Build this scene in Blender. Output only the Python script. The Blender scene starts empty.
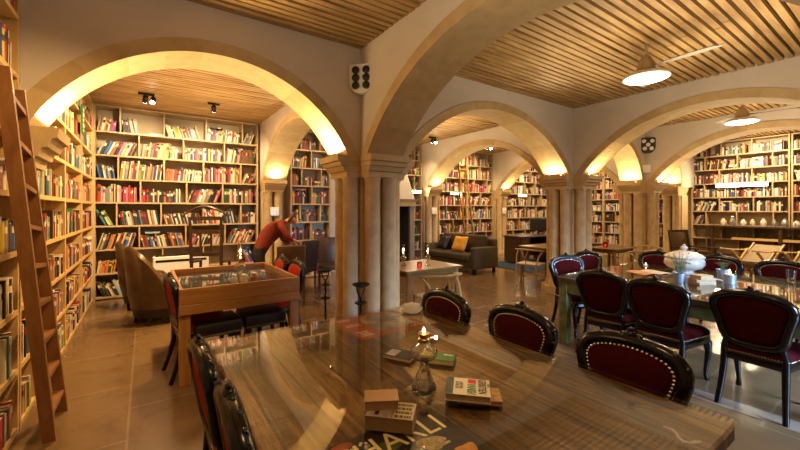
import bpy, bmesh, math, random
from mathutils import Vector, Matrix
PI = math.pi
C = bpy.context.scene.collection
random.seed(7)

# ------------------------------------------------------------------ camera
EYE = 1.55
TH = math.radians(34.7)
FPX = 368.0
FW = (math.sin(TH), math.cos(TH)); RT = (math.cos(TH), -math.sin(TH))
def proj(p):
    d = p[0]*FW[0]+p[1]*FW[1]; l = p[0]*RT[0]+p[1]*RT[1]
    if d < .05: return None
    return 400+FPX*l/d, 209-FPX*(p[2]-EYE)/d, d
cam_d = bpy.data.cameras.new('camera'); cam = bpy.data.objects.new('camera', cam_d); C.objects.link(cam)
cam.location = (0, 0, EYE); cam.rotation_euler = (PI/2, 0, -TH)
cam_d.sensor_width = 36; cam_d.lens = FPX/800*36; cam_d.shift_y = -16/800; cam_d.clip_start = .02
sc = bpy.context.scene; sc.camera = cam
sc.view_settings.view_transform = 'Standard'; sc.view_settings.look = 'None'
sc.view_settings.gamma = 1; sc.view_settings.use_curve_mapping = False
sc.view_settings.exposure = 0.42

# ------------------------------------------------------------------ materials
def new_mat(name):
    m = bpy.data.materials.new(name); m.use_nodes = True
    return m, m.node_tree, m.node_tree.nodes['Principled BSDF']
def N(nt, t, **kw):
    n = nt.nodes.new(t)
    for k, v in kw.items(): setattr(n, k, v)
    return n
def ramp(nt, stops):
    r = nt.nodes.new('ShaderNodeValToRGB'); e = r.color_ramp.elements
    while len(e) < len(stops): e.new(.5)
    for i, (p, c) in enumerate(stops):
        e[i].position = p; e[i].color = (*c, 1)
    return r
def mul(c, k): return tuple(min(1, x*k) for x in c)
def plain(name, col, rough=.5, metal=0, coat=0, var=.12, scale=9, bump=0, sheen=0, spec=.5):
    m, nt, b = new_mat(name); L = nt.links.new
    tc = N(nt, 'ShaderNodeTexCoord'); no = N(nt, 'ShaderNodeTexNoise')
    no.inputs['Scale'].default_value = scale; no.inputs['Detail'].default_value = 5
    L(tc.outputs['Object'], no.inputs['Vector'])
    r = ramp(nt, [(.25, mul(col, 1-var)), (.75, mul(col, 1+var))])
    L(no.outputs['Fac'], r.inputs['Fac']); L(r.outputs['Color'], b.inputs['Base Color'])
    b.inputs['Roughness'].default_value = rough; b.inputs['Metallic'].default_value = metal
    b.inputs['Coat Weight'].default_value = coat; b.inputs['Coat Roughness'].default_value = .12
    b.inputs['Sheen Weight'].default_value = sheen; b.inputs['Specular IOR Level'].default_value = spec
    if bump:
        bp = N(nt, 'ShaderNodeBump'); bp.inputs['Strength'].default_value = bump; bp.inputs['Distance'].default_value = .01
        L(no.outputs['Fac'], bp.inputs['Height']); L(bp.outputs['Normal'], b.inputs['Normal'])
    return m
def wood(name, c1, c2, axis=0, rough=.45, scale=6, stretch=14, coat=0, knots=True, bump=.15, c3=None):
    """grain runs along `axis` of the object"""
    m, nt, b = new_mat(name); L = nt.links.new
    tc = N(nt, 'ShaderNodeTexCoord'); mp = N(nt, 'ShaderNodeMapping')
    s = [scale*stretch/3]*3; s[axis] = scale/3
    mp.inputs['Scale'].default_value = s
    L(tc.outputs['Object'], mp.inputs['Vector'])
    no = N(nt, 'ShaderNodeTexNoise'); no.inputs['Scale'].default_value = 1; no.inputs['Detail'].default_value = 6; no.inputs['Distortion'].default_value = .6
    L(mp.outputs['Vector'], no.inputs['Vector'])
    r = ramp(nt, [(.3, c1), (.52, tuple((a+d)/2 for a, d in zip(c1, c2))), (.72, c2)])
    L(no.outputs['Fac'], r.inputs['Fac'])
    n2 = N(nt, 'ShaderNodeTexNoise'); n2.inputs['Scale'].default_value = 1.7; n2.inputs['Detail'].default_value = 2
    L(tc.outputs['Object'], n2.inputs['Vector'])
    mx = N(nt, 'ShaderNodeMix', data_type='RGBA', blend_type='MULTIPLY'); mx.inputs['Factor'].default_value = .5
    r2 = ramp(nt, [(.3, (.7, .66, .6)), (.7, (1, 1, 1))]); L(n2.outputs['Fac'], r2.inputs['Fac'])
    L(r.outputs['Color'], mx.inputs['A']); L(r2.outputs['Color'], mx.inputs['B'])
    out = mx.outputs['Result']
    if knots:
        vo = N(nt, 'ShaderNodeTexVoronoi'); m2 = N(nt, 'ShaderNodeMapping')
        ks = [9, 9, 9]; ks[axis] = 3; m2.inputs['Scale'].default_value = ks
        L(tc.outputs['Object'], m2.inputs['Vector']); L(m2.outputs['Vector'], vo.inputs['Vector'])
        r3 = ramp(nt, [(.05, (.35, .22, .12)), (.13, (1, 1, 1))]); L(vo.outputs['Distance'], r3.inputs['Fac'])
        m3 = N(nt, 'ShaderNodeMix', data_type='RGBA', blend_type='MULTIPLY'); m3.inputs['Factor'].default_value = .7
        L(out, m3.inputs['A']); L(r3.outputs['Color'], m3.inputs['B']); out = m3.outputs['Result']
    L(out, b.inputs['Base Color'])
    b.inputs['Roughness'].default_value = rough; b.inputs['Coat Weight'].default_value = coat; b.inputs['Coat Roughness'].default_value = .1
    bp = N(nt, 'ShaderNodeBump'); bp.inputs['Strength'].default_value = bump; bp.inputs['Distance'].default_value = .004
    L(no.outputs['Fac'], bp.inputs['Height']); L(bp.outputs['Normal'], b.inputs['Normal'])
    return m
def emis(name, col, k):
    m, nt, b = new_mat(name)
    b.inputs['Base Color'].default_value = (*col, 1)
    b.inputs['Emission Color'].default_value = (*col, 1); b.inputs['Emission Strength'].default_value = k
    return m
def glass(name, tint=(.95, .97, .94), ior=1.5, rough=.01, power=4.1):
    m, nt, b = new_mat(name); L = nt.links.new
    nt.nodes.remove(b); o = nt.nodes['Material Output']
    t = N(nt, 'ShaderNodeBsdfTransparent'); t.inputs['Color'].default_value = (*tint, 1)
    g = N(nt, 'ShaderNodeBsdfGlossy'); g.inputs['Roughness'].default_value = rough
    lw = N(nt, 'ShaderNodeLayerWeight'); lw.inputs['Blend'].default_value = .5
    pw = N(nt, 'ShaderNodeMath', operation='POWER'); pw.inputs[1].default_value = power; L(lw.outputs['Facing'], pw.inputs[0])
    f = N(nt, 'ShaderNodeMath', operation='MULTIPLY_ADD'); f0 = ((ior-1)/(ior+1))**2; f.inputs[1].default_value = 1-f0; f.inputs[2].default_value = f0; L(pw.outputs[0], f.inputs[0])
    x = N(nt, 'ShaderNodeMixShader'); L(f.outputs[0], x.inputs[0]); L(t.outputs[0], x.inputs[1]); L(g.outputs[0], x.inputs[2])
    L(x.outputs[0], o.inputs['Surface'])
    return m

M = {}
M['plaster'] = plain('plaster', (.60, .52, .42), .85, var=.06, scale=3, bump=.15)
M['stone'] = plain('stone', (.50, .345, .16), .75, var=.13, scale=7, bump=.3)
M['stone_pale'] = plain('stone_pale', (.53, .385, .19), .75, var=.12, scale=9, bump=.3)
M['stone_dark'] = plain('stone_dark', (.46, .315, .145), .75, var=.13, scale=8, bump=.3)
M['stone_shaft'] = plain('stone_shaft', (.50, .35, .175), .7, var=.18, scale=8, bump=.35)
M['hood'] = plain('hood_plaster', (.5, .45, .37), .8, var=.1, scale=6, bump=.2)
M['soot'] = plain('soot', (.02, .017, .015), .9)
M['pine'] = wood('pine', (.56, .34, .12), (.72, .49, .20), 0, .5, 5)
M['pine_vert'] = wood('pine_upright', (.56, .34, .12), (.72, .49, .20), 2, .5, 5)
M['pine_grey'] = wood('pine_grey', (.40, .27, .13), (.54, .39, .21), 0, .5, 5)
M['pine_grey_vert'] = wood('pine_grey_upright', (.40, .27, .13), (.54, .39, .21), 2, .5, 5)
M['pine_back'] = wood('pine_back', (.46, .29, .13), (.58, .39, .19), 0, .55, 4)
M['grey_back'] = plain('grey_back', (.42, .34, .23), .7, var=.08, scale=5)
M['slat'] = wood('ceiling_slat', (.28, .152, .044), (.58, .365, .135), 0, .5, 5, 8)
M['ceil_dark'] = plain('ceiling_dark', (.018, .011, .006), .9)
M['ladder'] = wood('ladder_wood', (.19, .075, .02), (.31, .135, .04), 2, .42, 5, coat=.2)
M['pallet'] = wood('pallet_wood', (.30, .12, .025), (.47, .22, .055), 0, .4, 5, coat=.25)
M['pallet_v'] = wood('pallet_wood_upright', (.30, .12, .025), (.47, .22, .055), 2, .4, 5, coat=.25)
M['oak'] = wood('oak', (.13, .065, .02), (.24, .125, .04), 0, .28, 6, knots=False)
M['oak_v'] = wood('oak_upright', (.20, .10, .032), (.32, .17, .06), 2, .4, 6, knots=False)
M['dark_wood'] = wood('dark_wood', (.035, .016, .008), (.075, .035, .016), 2, .35, 6, coat=.3, knots=False)
M['black_wood'] = plain('black_lacquer', (.004, .003, .0028), .2, coat=.0, spec=.45, var=.2)
M['velvet'] = plain('crimson_velvet', (.042, .0020, .0028), .85, var=.25, scale=22, spec=.08)
M['velvet_red'] = plain('scarlet_velvet', (.40, .022, .010), .8, var=.2, scale=22, spec=.12)
M['stud'] = plain('stud_metal', (.75, .7, .6), .25, 1)
M['iron'] = plain('black_iron', (.012, .011, .011), .45, .6)
M['brass'] = plain('brass', (.45, .28, .10), .3, 1)
M['steel'] = plain('brushed_steel', (.55, .55, .55), .35, .9)
M['zinc'] = plain('zinc', (.32, .37, .45), .45, .6)
M['white_enamel'] = plain('white_enamel', (.72, .68, .60), .4, var=.04)
M['ceramic'] = plain('white_ceramic', (.62, .56, .48), .18, coat=.4, var=.03)
M['lamp_on'] = emis('lamp_glow', (1, .93, .80), 14)
M['strip_on'] = emis('strip_glow', (1, .90, .68), 16)
M['spot_on'] = emis('spot_glow', (1, .92, .78), 40)
M['flame'] = emis('flame', (1, .72, .35), 9)
m, nt, bs = new_mat('clear_glass'); bs.inputs['Transmission Weight'].default_value = 1; bs.inputs['Roughness'].default_value = .02; bs.inputs['IOR'].default_value = 1.46; bs.inputs['Base Color'].default_value = (.95, .96, .93, 1); M['clear'] = m
M['tabletop_glass'] = glass('tabletop_glass', (.95, .95, .92), 1.65, .012)
M['thin_glass'] = glass('thin_glass', (.97, .96, .92), 1.6, .05, 1.8)
M['ash'] = wood('ash', (.30, .17, .06), (.46, .28, .105), 2, .4, 6, knots=False)
M['red_glass'] = glass('red_glass', (.7, .12, .06))
M['leather'] = plain('brown_leather', (.085, .045, .015), .34, var=.25, scale=6, coat=.25)
M['sofa'] = plain('olive_sofa_fabric', (.062, .042, .015), .9, var=.15, scale=40)
M['yellow'] = plain('mustard_fabric', (.75, .36, .03), .8, var=.1, scale=30)
M['blue_rug'] = plain('blue_rug_wool', (.015, .035, .06), .95, var=.3, scale=30)
M['cream_cloth'] = plain('cream_cloth', (.60, .50, .36), .85, var=.1, scale=20)
M['black_seat'] = plain('black_seat', (.012, .008, .007), .45, var=.2)
M['green_paint'] = plain('distressed_green_paint', (.14, .17, .07), .6, var=.55, scale=13, bump=.4)
M['paper'] = plain('paper', (.62, .50, .34), .9, var=.08, scale=30)
M['pages'] = plain('page_edges', (.50, .34, .19), .85, var=.1, scale=60)
M['leaf'] = plain('leaf_green', (.08, .13, .03), .6, var=.3)
M['lavender'] = plain('grey_green_leaf', (.14, .17, .08), .7, var=.25)
M['terracotta'] = plain('terracotta', (.38, .15, .06), .7)
M['skin'] = plain('skin', (.50, .27, .17), .55, var=.05)
M['red_shirt'] = plain('red_shirt', (.20, .022, .010), .85, var=.15, scale=14)
M['dark_trousers'] = plain('dark_trousers', (.02, .018, .018), .85)
M['hair'] = plain('auburn_hair', (.10, .032, .012), .6, var=.3, scale=40)
M['wax'] = plain('wax', (.75, .62, .42), .5)
M['ink'] = plain('ink_black', (.010, .009, .010), .5)
M['text_white'] = plain('print_white', (.80, .74, .62), .6, var=.02)
M['text_cream'] = plain('print_cream', (.85, .70, .38), .6, var=.03)
M['text_green'] = plain('print_green', (.02, .20, .06), .6, var=.03)

for k_ in ('oak', 'oak_v'): M[k_].node_tree.nodes['Principled BSDF'].inputs['Specular IOR Level'].default_value = .22
def tex_tiles(name):
    m, nt, b = new_mat(name); L = nt.links.new
    tc = N(nt, 'ShaderNodeTexCoord'); mp = N(nt, 'ShaderNodeMapping'); mp.inputs['Rotation'].default_value = (0, 0, PI/2); mp.inputs['Location'].default_value = (.22, .1, 0)
    L(tc.outputs['Object'], mp.inputs['Vector'])
    br = N(nt, 'ShaderNodeTexBrick'); br.inputs['Scale'].default_value = 1
    br.inputs['Brick Width'].default_value = .95; br.inputs['Row Height'].default_value = .62; br.inputs['Mortar Size'].default_value = .009
    br.inputs['Color1'].default_value = (.21, .128, .060, 1); br.inputs['Color2'].default_value = (.16, .095, .045, 1); br.inputs['Mortar'].default_value = (.225, .15, .08, 1)
    L(mp.outputs['Vector'], br.inputs['Vector'])
    no = N(nt, 'ShaderNodeTexNoise'); no.inputs['Scale'].default_value = 2.6; no.inputs['Detail'].default_value = 8; no.inputs['Roughness'].default_value = .65; no.inputs['Distortion'].default_value = .8
    L(tc.outputs['Object'], no.inputs['Vector'])
    r = ramp(nt, [(.3, (.66, .62, .56)), (.5, (.90, .88, .85)), (.72, (1.0, 1.0, 1.0))]); L(no.outputs['Fac'], r.inputs['Fac'])
    mx = N(nt, 'ShaderNodeMix', data_type='RGBA', blend_type='MULTIPLY'); mx.inputs['Factor'].default_value = .9
    L(br.outputs['Color'], mx.inputs['A']); L(r.outputs['Color'], mx.inputs['B']); L(mx.outputs['Result'], b.inputs['Base Color'])
    rr = N(nt, 'ShaderNodeMapRange'); rr.inputs['To Min'].default_value = .10; rr.inputs['To Max'].default_value = .34
    L(no.outputs['Fac'], rr.inputs['Value']); L(rr.outputs['Result'], b.inputs['Roughness'])
    bp = N(nt, 'ShaderNodeBump'); bp.inputs['Strength'].default_value = .12; bp.inputs['Distance'].default_value = .004
    L(br.outputs['Fac'], bp.inputs['Height']); bp.invert = True; L(bp.outputs['Normal'], b.inputs['Normal'])
    return m
M['tiles'] = tex_tiles('limestone_tiles')
def tex_planks(name, c1, c2, width=.19):
    m, nt, b = new_mat(name); L = nt.links.new
    tc = N(nt, 'ShaderNodeTexCoord'); mp = N(nt, 'ShaderNodeMapping'); mp.inputs['Scale'].default_value = (26, 2.2, 2)
    L(tc.outputs['Object'], mp.inputs['Vector'])
    no = N(nt, 'ShaderNodeTexNoise'); no.inputs['Scale'].default_value = 1; no.inputs['Detail'].default_value = 8; no.inputs['Distortion'].default_value = 1.4; no.inputs['Roughness'].default_value = .7
    L(mp.outputs['Vector'], no.inputs['Vector'])
    r = ramp(nt, [(.30, mul(c1, .35)), (.45, c1), (.60, c2), (.74, mul(c2, 1.6))]); L(no.outputs['Fac'], r.inputs['Fac'])
    m2 = N(nt, 'ShaderNodeMapping'); m2.inputs['Rotation'].default_value = (0, 0, PI/2); L(tc.outputs['Object'], m2.inputs['Vector'])
    br = N(nt, 'ShaderNodeTexBrick'); br.inputs['Scale'].default_value = 1; br.inputs['Brick Width'].default_value = 7; br.inputs['Row Height'].default_value = width
    br.inputs['Mortar Size'].default_value = .008; br.inputs['Mortar Smooth'].default_value = .3
    br.inputs['Color1'].default_value = (1, 1, 1, 1); br.inputs['Color2'].default_value = (.68, .66, .62, 1); br.inputs['Mortar'].default_value = (.10, .08, .06, 1)
    L(m2.outputs['Vector'], br.inputs['Vector'])
    m3 = N(nt, 'ShaderNodeMapping'); m3.inputs['Scale'].default_value = (9, .9, 2); L(tc.outputs['Object'], m3.inputs['Vector'])
    n3 = N(nt, 'ShaderNodeTexNoise'); n3.inputs['Scale'].default_value = 1; n3.inputs['Detail'].default_value = 5; n3.inputs['Distortion'].default_value = 1; L(m3.outputs['Vector'], n3.inputs['Vector'])
    r3 = ramp(nt, [(.36, (.42, .38, .33)), (.5, (.95, .95, .95)), (.66, (1.0, 1.0, 1.0))]); L(n3.outputs['Fac'], r3.inputs['Fac'])
    wv = N(nt, 'ShaderNodeTexWave', bands_direction='Y'); wv.inputs['Scale'].default_value = 22; wv.inputs['Distortion'].default_value = 1.2; wv.inputs['Detail'].default_value = 1; L(tc.outputs['Object'], wv.inputs['Vector'])  # cross bands painted into the planks, imitating reflected ceiling slats
    r4 = ramp(nt, [(.1, (.72, .70, .66)), (.6, (1, 1, 1))]); L(wv.outputs['Fac'], r4.inputs['Fac'])
    ma = N(nt, 'ShaderNodeMix', data_type='RGBA', blend_type='MULTIPLY'); ma.inputs['Factor'].default_value = 1; L(r.outputs['Color'], ma.inputs['A']); L(r3.outputs['Color'], ma.inputs['B'])
    mb = N(nt, 'ShaderNodeMix', data_type='RGBA', blend_type='MULTIPLY'); mb.inputs['Factor'].default_value = .6; L(ma.outputs['Result'], mb.inputs['A']); L(r4.outputs['Color'], mb.inputs['B'])
    mx = N(nt, 'ShaderNodeMix', data_type='RGBA', blend_type='MULTIPLY'); mx.inputs['Factor'].default_value = .95
    L(mb.outputs['Result'], mx.inputs['A']); L(br.outputs['Color'], mx.inputs['B']); L(mx.outputs['Result'], b.inputs['Base Color'])
    b.inputs['Roughness'].default_value = .45
    bp = N(nt, 'ShaderNodeBump'); bp.inputs['Strength'].default_value = .4; bp.inputs['Distance'].default_value = .006
    L(no.outputs['Fac'], bp.inputs['Height']); L(bp.outputs['Normal'], b.inputs['Normal'])
    return m
M['tabletop'] = tex_planks('weathered_planks', (.18, .082, .019), (.43, .235, .068))
M['tabletop_green'] = tex_planks('weathered_green_planks', (.10, .07, .028), (.20, .15, .065), .24)

# ------------------------------------------------------------------ mesh helpers
def bx(bm, x0, x1, y0, y1, z0, z1, mi=0, mtx=None):
    vs = [Vector((x, y, z)) for z in (z0, z1) for y in (y0, y1) for x in (x0, x1)]
    if mtx: vs = [mtx @ v for v in vs]
    v = [bm.verts.new(p) for p in vs]
    for q in ((0, 2, 3, 1), (4, 5, 7, 6), (0, 1, 5, 4), (2, 6, 7, 3), (0, 4, 6, 2), (1, 3, 7, 5)):
        bm.faces.new([v[i] for i in q]).material_index = mi
def rbox(bm, x0, x1, y0, y1, z0, z1, r=.02, seg=2, mi=0, mtx=None):
    b2 = bmesh.new(); bx(b2, x0, x1, y0, y1, z0, z1, mi)
    bmesh.ops.bevel(b2, geom=b2.edges[:], offset=r, segments=seg, profile=.5, affect='EDGES')
    if mtx: b2.transform(mtx)
    merge(bm, b2); b2.free()
def merge(bm, b2):
    mp = {}
    for v in b2.verts: mp[v] = bm.verts.new(v.co)
    for f in b2.faces:
        try:
            g = bm.faces.new([mp[v] for v in f.verts]); g.material_index = f.material_index; g.smooth = f.smooth
        except ValueError: pass
def rings(bm, rs, closed_ends=True, mi=0, closed_loop=False):
    """skin a list of vertex rings (lists of Vectors of equal length)"""
    V = [[bm.verts.new(p) for p in r] for r in rs]; n = len(V[0])
    pairs = list(zip(V[:-1], V[1:])) + ([(V[-1], V[0])] if closed_loop else [])
    for a, b in pairs:
        for i in range(n):
            try: bm.faces.new((a[i], a[(i+1) % n], b[(i+1) % n], b[i])).material_index = mi
            except ValueError: pass
    if closed_ends and not closed_loop:
        for r, rev in ((V[0], True), (V[-1], False)):
            try: bm.faces.new(list(reversed(r)) if rev else r).material_index = mi
            except ValueError: pass
def lathe(bm, prof, c=(0, 0, 0), n=20, mi=0, lobes=0, amp=0):
    rs = []
    for r, z in prof:
        ring = []
        for i in range(n):
            a = 2*PI*i/n; k = 1+(amp*math.cos(lobes*a) if lobes else 0); rr = max(r, .0004)*k
            ring.append(Vector((c[0]+rr*math.cos(a), c[1]+rr*math.sin(a), c[2]+z)))
        rs.append(ring)
    rings(bm, rs, mi=mi)
def tube(bm, pts, rad, n=8, mi=0, closed=False, flat=1.0, up=None):
    P = [Vector(p) for p in pts]; k = len(P)
    R = rad if isinstance(rad, (list, tuple)) else [rad]*k
    rs = []; prev = None
    for i in range(k):
        if closed: t = P[(i+1) % k]-P[i-1]
        else: t = P[min(i+1, k-1)]-P[max(i-1, 0)]
        t.normalize()
        u = Vector(up) if up else (prev if prev else (Vector((0, 0, 1)) if abs(t.z) < .9 else Vector((1, 0, 0))))
        s = t.cross(u)
        if s.length < 1e-6: s = t.cross(Vector((1, 0.3, 0)))
        s.normalize(); w = s.cross(t); w.normalize(); prev = w
        rs.append([P[i]+s*(R[i]*math.cos(2*PI*j/n))+w*(R[i]*flat*math.sin(2*PI*j/n)) for j in range(n)])
    rings(bm, rs, mi=mi, closed_loop=closed)
def bar(bm, a, b, w, h, mi=0, up=(0, 0, 1)):
    """square bar from a to b, w sideways, h along up"""
    a, b = Vector(a), Vector(b); t = (b-a).normalized(); s = t.cross(Vector(up))
    if s.length < 1e-5: s = t.cross(Vector((0, 1, 0)))
    s.normalize(); u = s.cross(t).normalized()
    q = [s*w/2+u*h/2, -s*w/2+u*h/2, -s*w/2-u*h/2, s*w/2-u*h/2]
    rings(bm, [[a+x for x in q], [b+x for x in q]], mi=mi)
def ball(bm, c, r, sx=1, sy=1, sz=1, u=8, v=6, mi=0):
    b2 = bmesh.new(); bmesh.ops.create_uvsphere(b2, u_segments=u, v_segments=v, radius=r)
    for f in b2.faces: f.material_index = mi
    b2.transform(Matrix.Translation(c) @ Matrix.Diagonal((sx, sy, sz, 1))); merge(bm, b2); b2.free()
def prism(bm, poly, h0, h1, axis='z', mi=0):
    f = {'z': lambda p, h: Vector((p[0], p[1], h)), 'y': lambda p, h: Vector((p[0], h, p[1])), 'x': lambda p, h: Vector((h, p[0], p[1]))}[axis]
    rings(bm, [[f(p, h0) for p in poly], [f(p, h1) for p in poly]], mi=mi)
def obj(name, bm, mats, parent=None, smooth=None):
    me = bpy.data.meshes.new(name)
    bmesh.ops.recalc_face_normals(bm, faces=bm.faces[:])
    bm.to_mesh(me); bm.free()
    if smooth is not None:
        for p in me.polygons: p.use_smooth = True
        me.set_sharp_from_angle(angle=math.radians(smooth))
    for m in (mats if isinstance(mats, (list, tuple)) else [mats]): me.materials.append(M[m] if isinstance(m, str) else m)
    o = bpy.data.objects.new(name, me); C.objects.link(o)
    if parent: o.parent = parent
    return o
def tag(o, label, cat, group=None):
    o['label'] = label; o['category'] = cat
    if group: o['group'] = group
    return o
def thing(name, label, cat, loc=(0, 0, 0), rotz=0, group=None):
    o = bpy.data.objects.new(name, None); C.objects.link(o); o.empty_display_size = .1
    o.location = loc; o.rotation_euler = (0, 0, rotz)
    return tag(o, label, cat, group)
def struct(o):
    o['kind'] = 'structure'; return o
def dup(root, loc, rotz, label, group=None):
    r = root.copy(); C.objects.link(r); r.location = loc; r.rotation_euler = (0, 0, rotz); r['label'] = label
    if group: r['group'] = group
    for ch in list(root.children):
        c = ch.copy(); C.objects.link(c); c.parent = r
        for g in ch.children:
            d = g.copy(); C.objects.link(d); d.parent = c
    return r
def text(name, body, size, mat, parent, mtx, align='LEFT', xs=1.0, depth=.0006):
    cu = bpy.data.curves.new(name, 'FONT'); cu.body = body; cu.size = size; cu.align_x = align; cu.extrude = depth; cu.resolution_u = 3
    t = bpy.data.objects.new(name, cu); C.objects.link(t)
    bpy.context.view_layer.update()
    me = bpy.data.meshes.new_from_object(t.evaluated_get(bpy.context.evaluated_depsgraph_get()))
    bpy.data.objects.remove(t); me.materials.clear(); me.materials.append(M[mat])
    o = bpy.data.objects.new(name, me); C.objects.link(o); o.parent = parent
    me.transform(mtx @ Matrix.Diagonal((xs, 1, 1, 1)))
    return o
def rotz(a): return Matrix.Rotation(a, 4, 'Z')
def T(x, y, z): return Matrix.Translation((x, y, z))

# ------------------------------------------------------------------ the room
X0, X1, X2, X3, X4 = -.72, 2.21, 6.52, 9.42, 11.88     # left face, pillar lanes, right pilaster
XR = 12.45                                             # face of the right hand bookcases
YR, YF, YN = 3.87, 8.0, -.35                           # pillar row, far bookcase face, row behind the camera
ZC = 3.34; ZS = 2.14; ZA = 3.01; WT = .44; RING = .115
XW0, XW1, YW0, YW1 = -1.10, 12.83, -3.4, 8.40
b = bmesh.new(); bx(b, XW0-.2, XW1+.2, YW0-.2, YW1+.2, -.1, 0); struct(obj('floor', b, 'tiles'))
b = bmesh.new(); bx(b, XW0-.2, XW1+.2, YW0-.2, YW1+.2, 3.46, 3.56); struct(obj('ceiling', b, 'ceil_dark'))
b = bmesh.new(); bx(b, XW0-.2, XW0, YW0, YW1, 0, 3.46); struct(obj('wall_left', b, 'plaster'))
b = bmesh.new(); bx(b, XW1, XW1+.2, YW0, YW1, 0, 3.46); struct(obj('wall_right', b, 'plaster'))
b = bmesh.new(); bx(b, XW0-.2, XW1+.2, YW1, YW1+.2, 0, 3.46); struct(obj('wall_back', b, 'plaster'))
b = bmesh.new()
WX0, WX1, WZ0, WZ1 = 3.2, 5.4, .25, 2.6
bx(b, XW0-.2, WX0, YW0-.2, YW0, 0, 3.46); bx(b, WX1, XW1+.2, YW0-.2, YW0, 0, 3.46)
bx(b, WX0, WX1, YW0-.2, YW0, WZ1, 3.46); bx(b, WX0, WX1, YW0-.2, YW0, 0, WZ0)
struct(obj('wall_front', b, 'plaster'))
b = bmesh.new()
for x in (WX0, (WX0+WX1)/2, WX1): bx(b, x-.04, x+.04, YW0-.14, YW0-.06, WZ0, WZ1)
for z in (WZ0, WZ1): bx(b, WX0, WX1, YW0-.14, YW0-.06, z-.04, z+.04)
struct(obj('window_1', b, 'dark_wood'))

b = bmesh.new(); bx(b, 3.72, 3.90, YW0, 3.4, .0005, .003); o = struct(obj('trim_1', b, plain('pale_marble', (.27, .21, .15), .25, var=.15, scale=4)))
# ceiling slats, one mesh for each bay, running with the row of pillars
def slats(xa, xb, ya, yb, k):
    b = bmesh.new(); y = ya+.02; rnd = random.Random(k)
    while y < yb-.03:
        w = .056
        x = xa
        while x < xb:
            xe = min(xb, x+rnd.uniform(1.6, 3.2))
            if xb-xe < .5: xe = xb
            dz = rnd.uniform(-.004, .004)
            bx(b, x+.001, xe-.001, y, y+w, ZC+dz, ZC+.055+dz); x = xe
        y += .086
    struct(obj('ceiling_slats', b, 'slat'))
h = WT/2
lanes = [(XW0, X1-h), (X1+h, X2-h), (X2+h, X3-h), (X3+h, XW1)]
rows = [(YW0, YR-h), (YR+h, YW1)]
for i, (xa, xb) in enumerate(lanes):
    for j, (ya, yb) in enumerate(rows): slats(xa, xb, ya, yb, i*7+j)
# one trim board between the slats and the dark deck so the wall heads read
# ------------------------------------------------------------------ arcades
def arch(axis, c, s0, s1, e0, e1, seed=0, ZA=ZA, ring_mats=('stone', 'stone_pale', 'stone_dark')):
    """arcade wall in the plane <axis>=c; opening from s0 to s1, wall from e0 to e1"""
    a = (s1-s0)/2; m = (s0+s1)/2; r = ZA-ZS; R = (a*a+r*r)/(2*r); zc = ZA-R; Ro = R+RING
    fi = math.acos((ZS-zc)/R); fo = math.acos(min(1, max(-1, (ZS-zc)/Ro)))
    P = (lambda s, t, z: Vector((s, c+t, z))) if axis == 'y' else (lambda s, t, z: Vector((c+t, s, z)))
    n = 36
    # plaster wall
    b = bmesh.new(); pts = [(e0, ZS)]
    for i in range(n+1):
        q = (i/n*2-1)*fo; pts.append((m+Ro*math.sin(q), zc+Ro*math.cos(q)))
    pts.append((e1, ZS))
    top = 3.46; cols = []
    for s, z in pts:
        s = min(max(s, e0), e1); cols.append([b.verts.new(P(s, t, zz)) for t, zz in ((-h, z), (-h, top), (h, top), (h, z))])
    for A, B in zip(cols[:-1], cols[1:]):
        for i in range(4): b.faces.new((A[i], A[(i+1) % 4], B[(i+1) % 4], B[i]))
    b.faces.new(cols[0]); b.faces.new(list(reversed(cols[-1])))
    bmesh.ops.remove_doubles(b, verts=b.verts[:], dist=1e-4)
    w = struct(obj('arch_wall', b, 'plaster'))
    # voussoirs
    b = bmesh.new(); rnd = random.Random(seed); k = 11; hh = h+.018
    for v in range(k):
        mi = rnd.randrange(3)
        rs = []
        for i in range(5):
            t = (v+i/4)/k*2-1; qi, qo = t*fi, t*fo
            rs.append([P(m+R*math.sin(qi), -hh, zc+R*math.cos(qi)), P(m+Ro*math.sin(qo), -hh, zc+Ro*math.cos(qo)),
                       P(m+Ro*math.sin(qo), hh, zc+Ro*math.cos(qo)), P(m+R*math.sin(qi), hh, zc+R*math.cos(qi))])
        rings(b, rs, closed_ends=(v in (0, k-1)), mi=mi)
    bmesh.ops.remove_doubles(b, verts=b.verts[:], dist=1e-4)
    o = obj('arch_ring', b, list(ring_mats), w); o['label'] = 'tan stone ring of the arch'
SP = .385
arch('y', YR, X0+.03, X1-SP, X0, X1, 1, 2.93)
arch('y', YR, X1+SP, X2-SP, X1, X2, 2)
arch('y', YR, X2+SP, X3-SP, X2, X3, 3)
YP = 3.96
arch('y', YP, X3+SP, X4-SP+.02, X3, XW1, 4)
for i, x in enumerate((X1, X2, X3)):
    arch('x', x, YN+SP, YR-SP, YN, YR, 5+i)
    arch('x', x, YR+SP, YF-.22, YR, YW1, 9+i)
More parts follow.
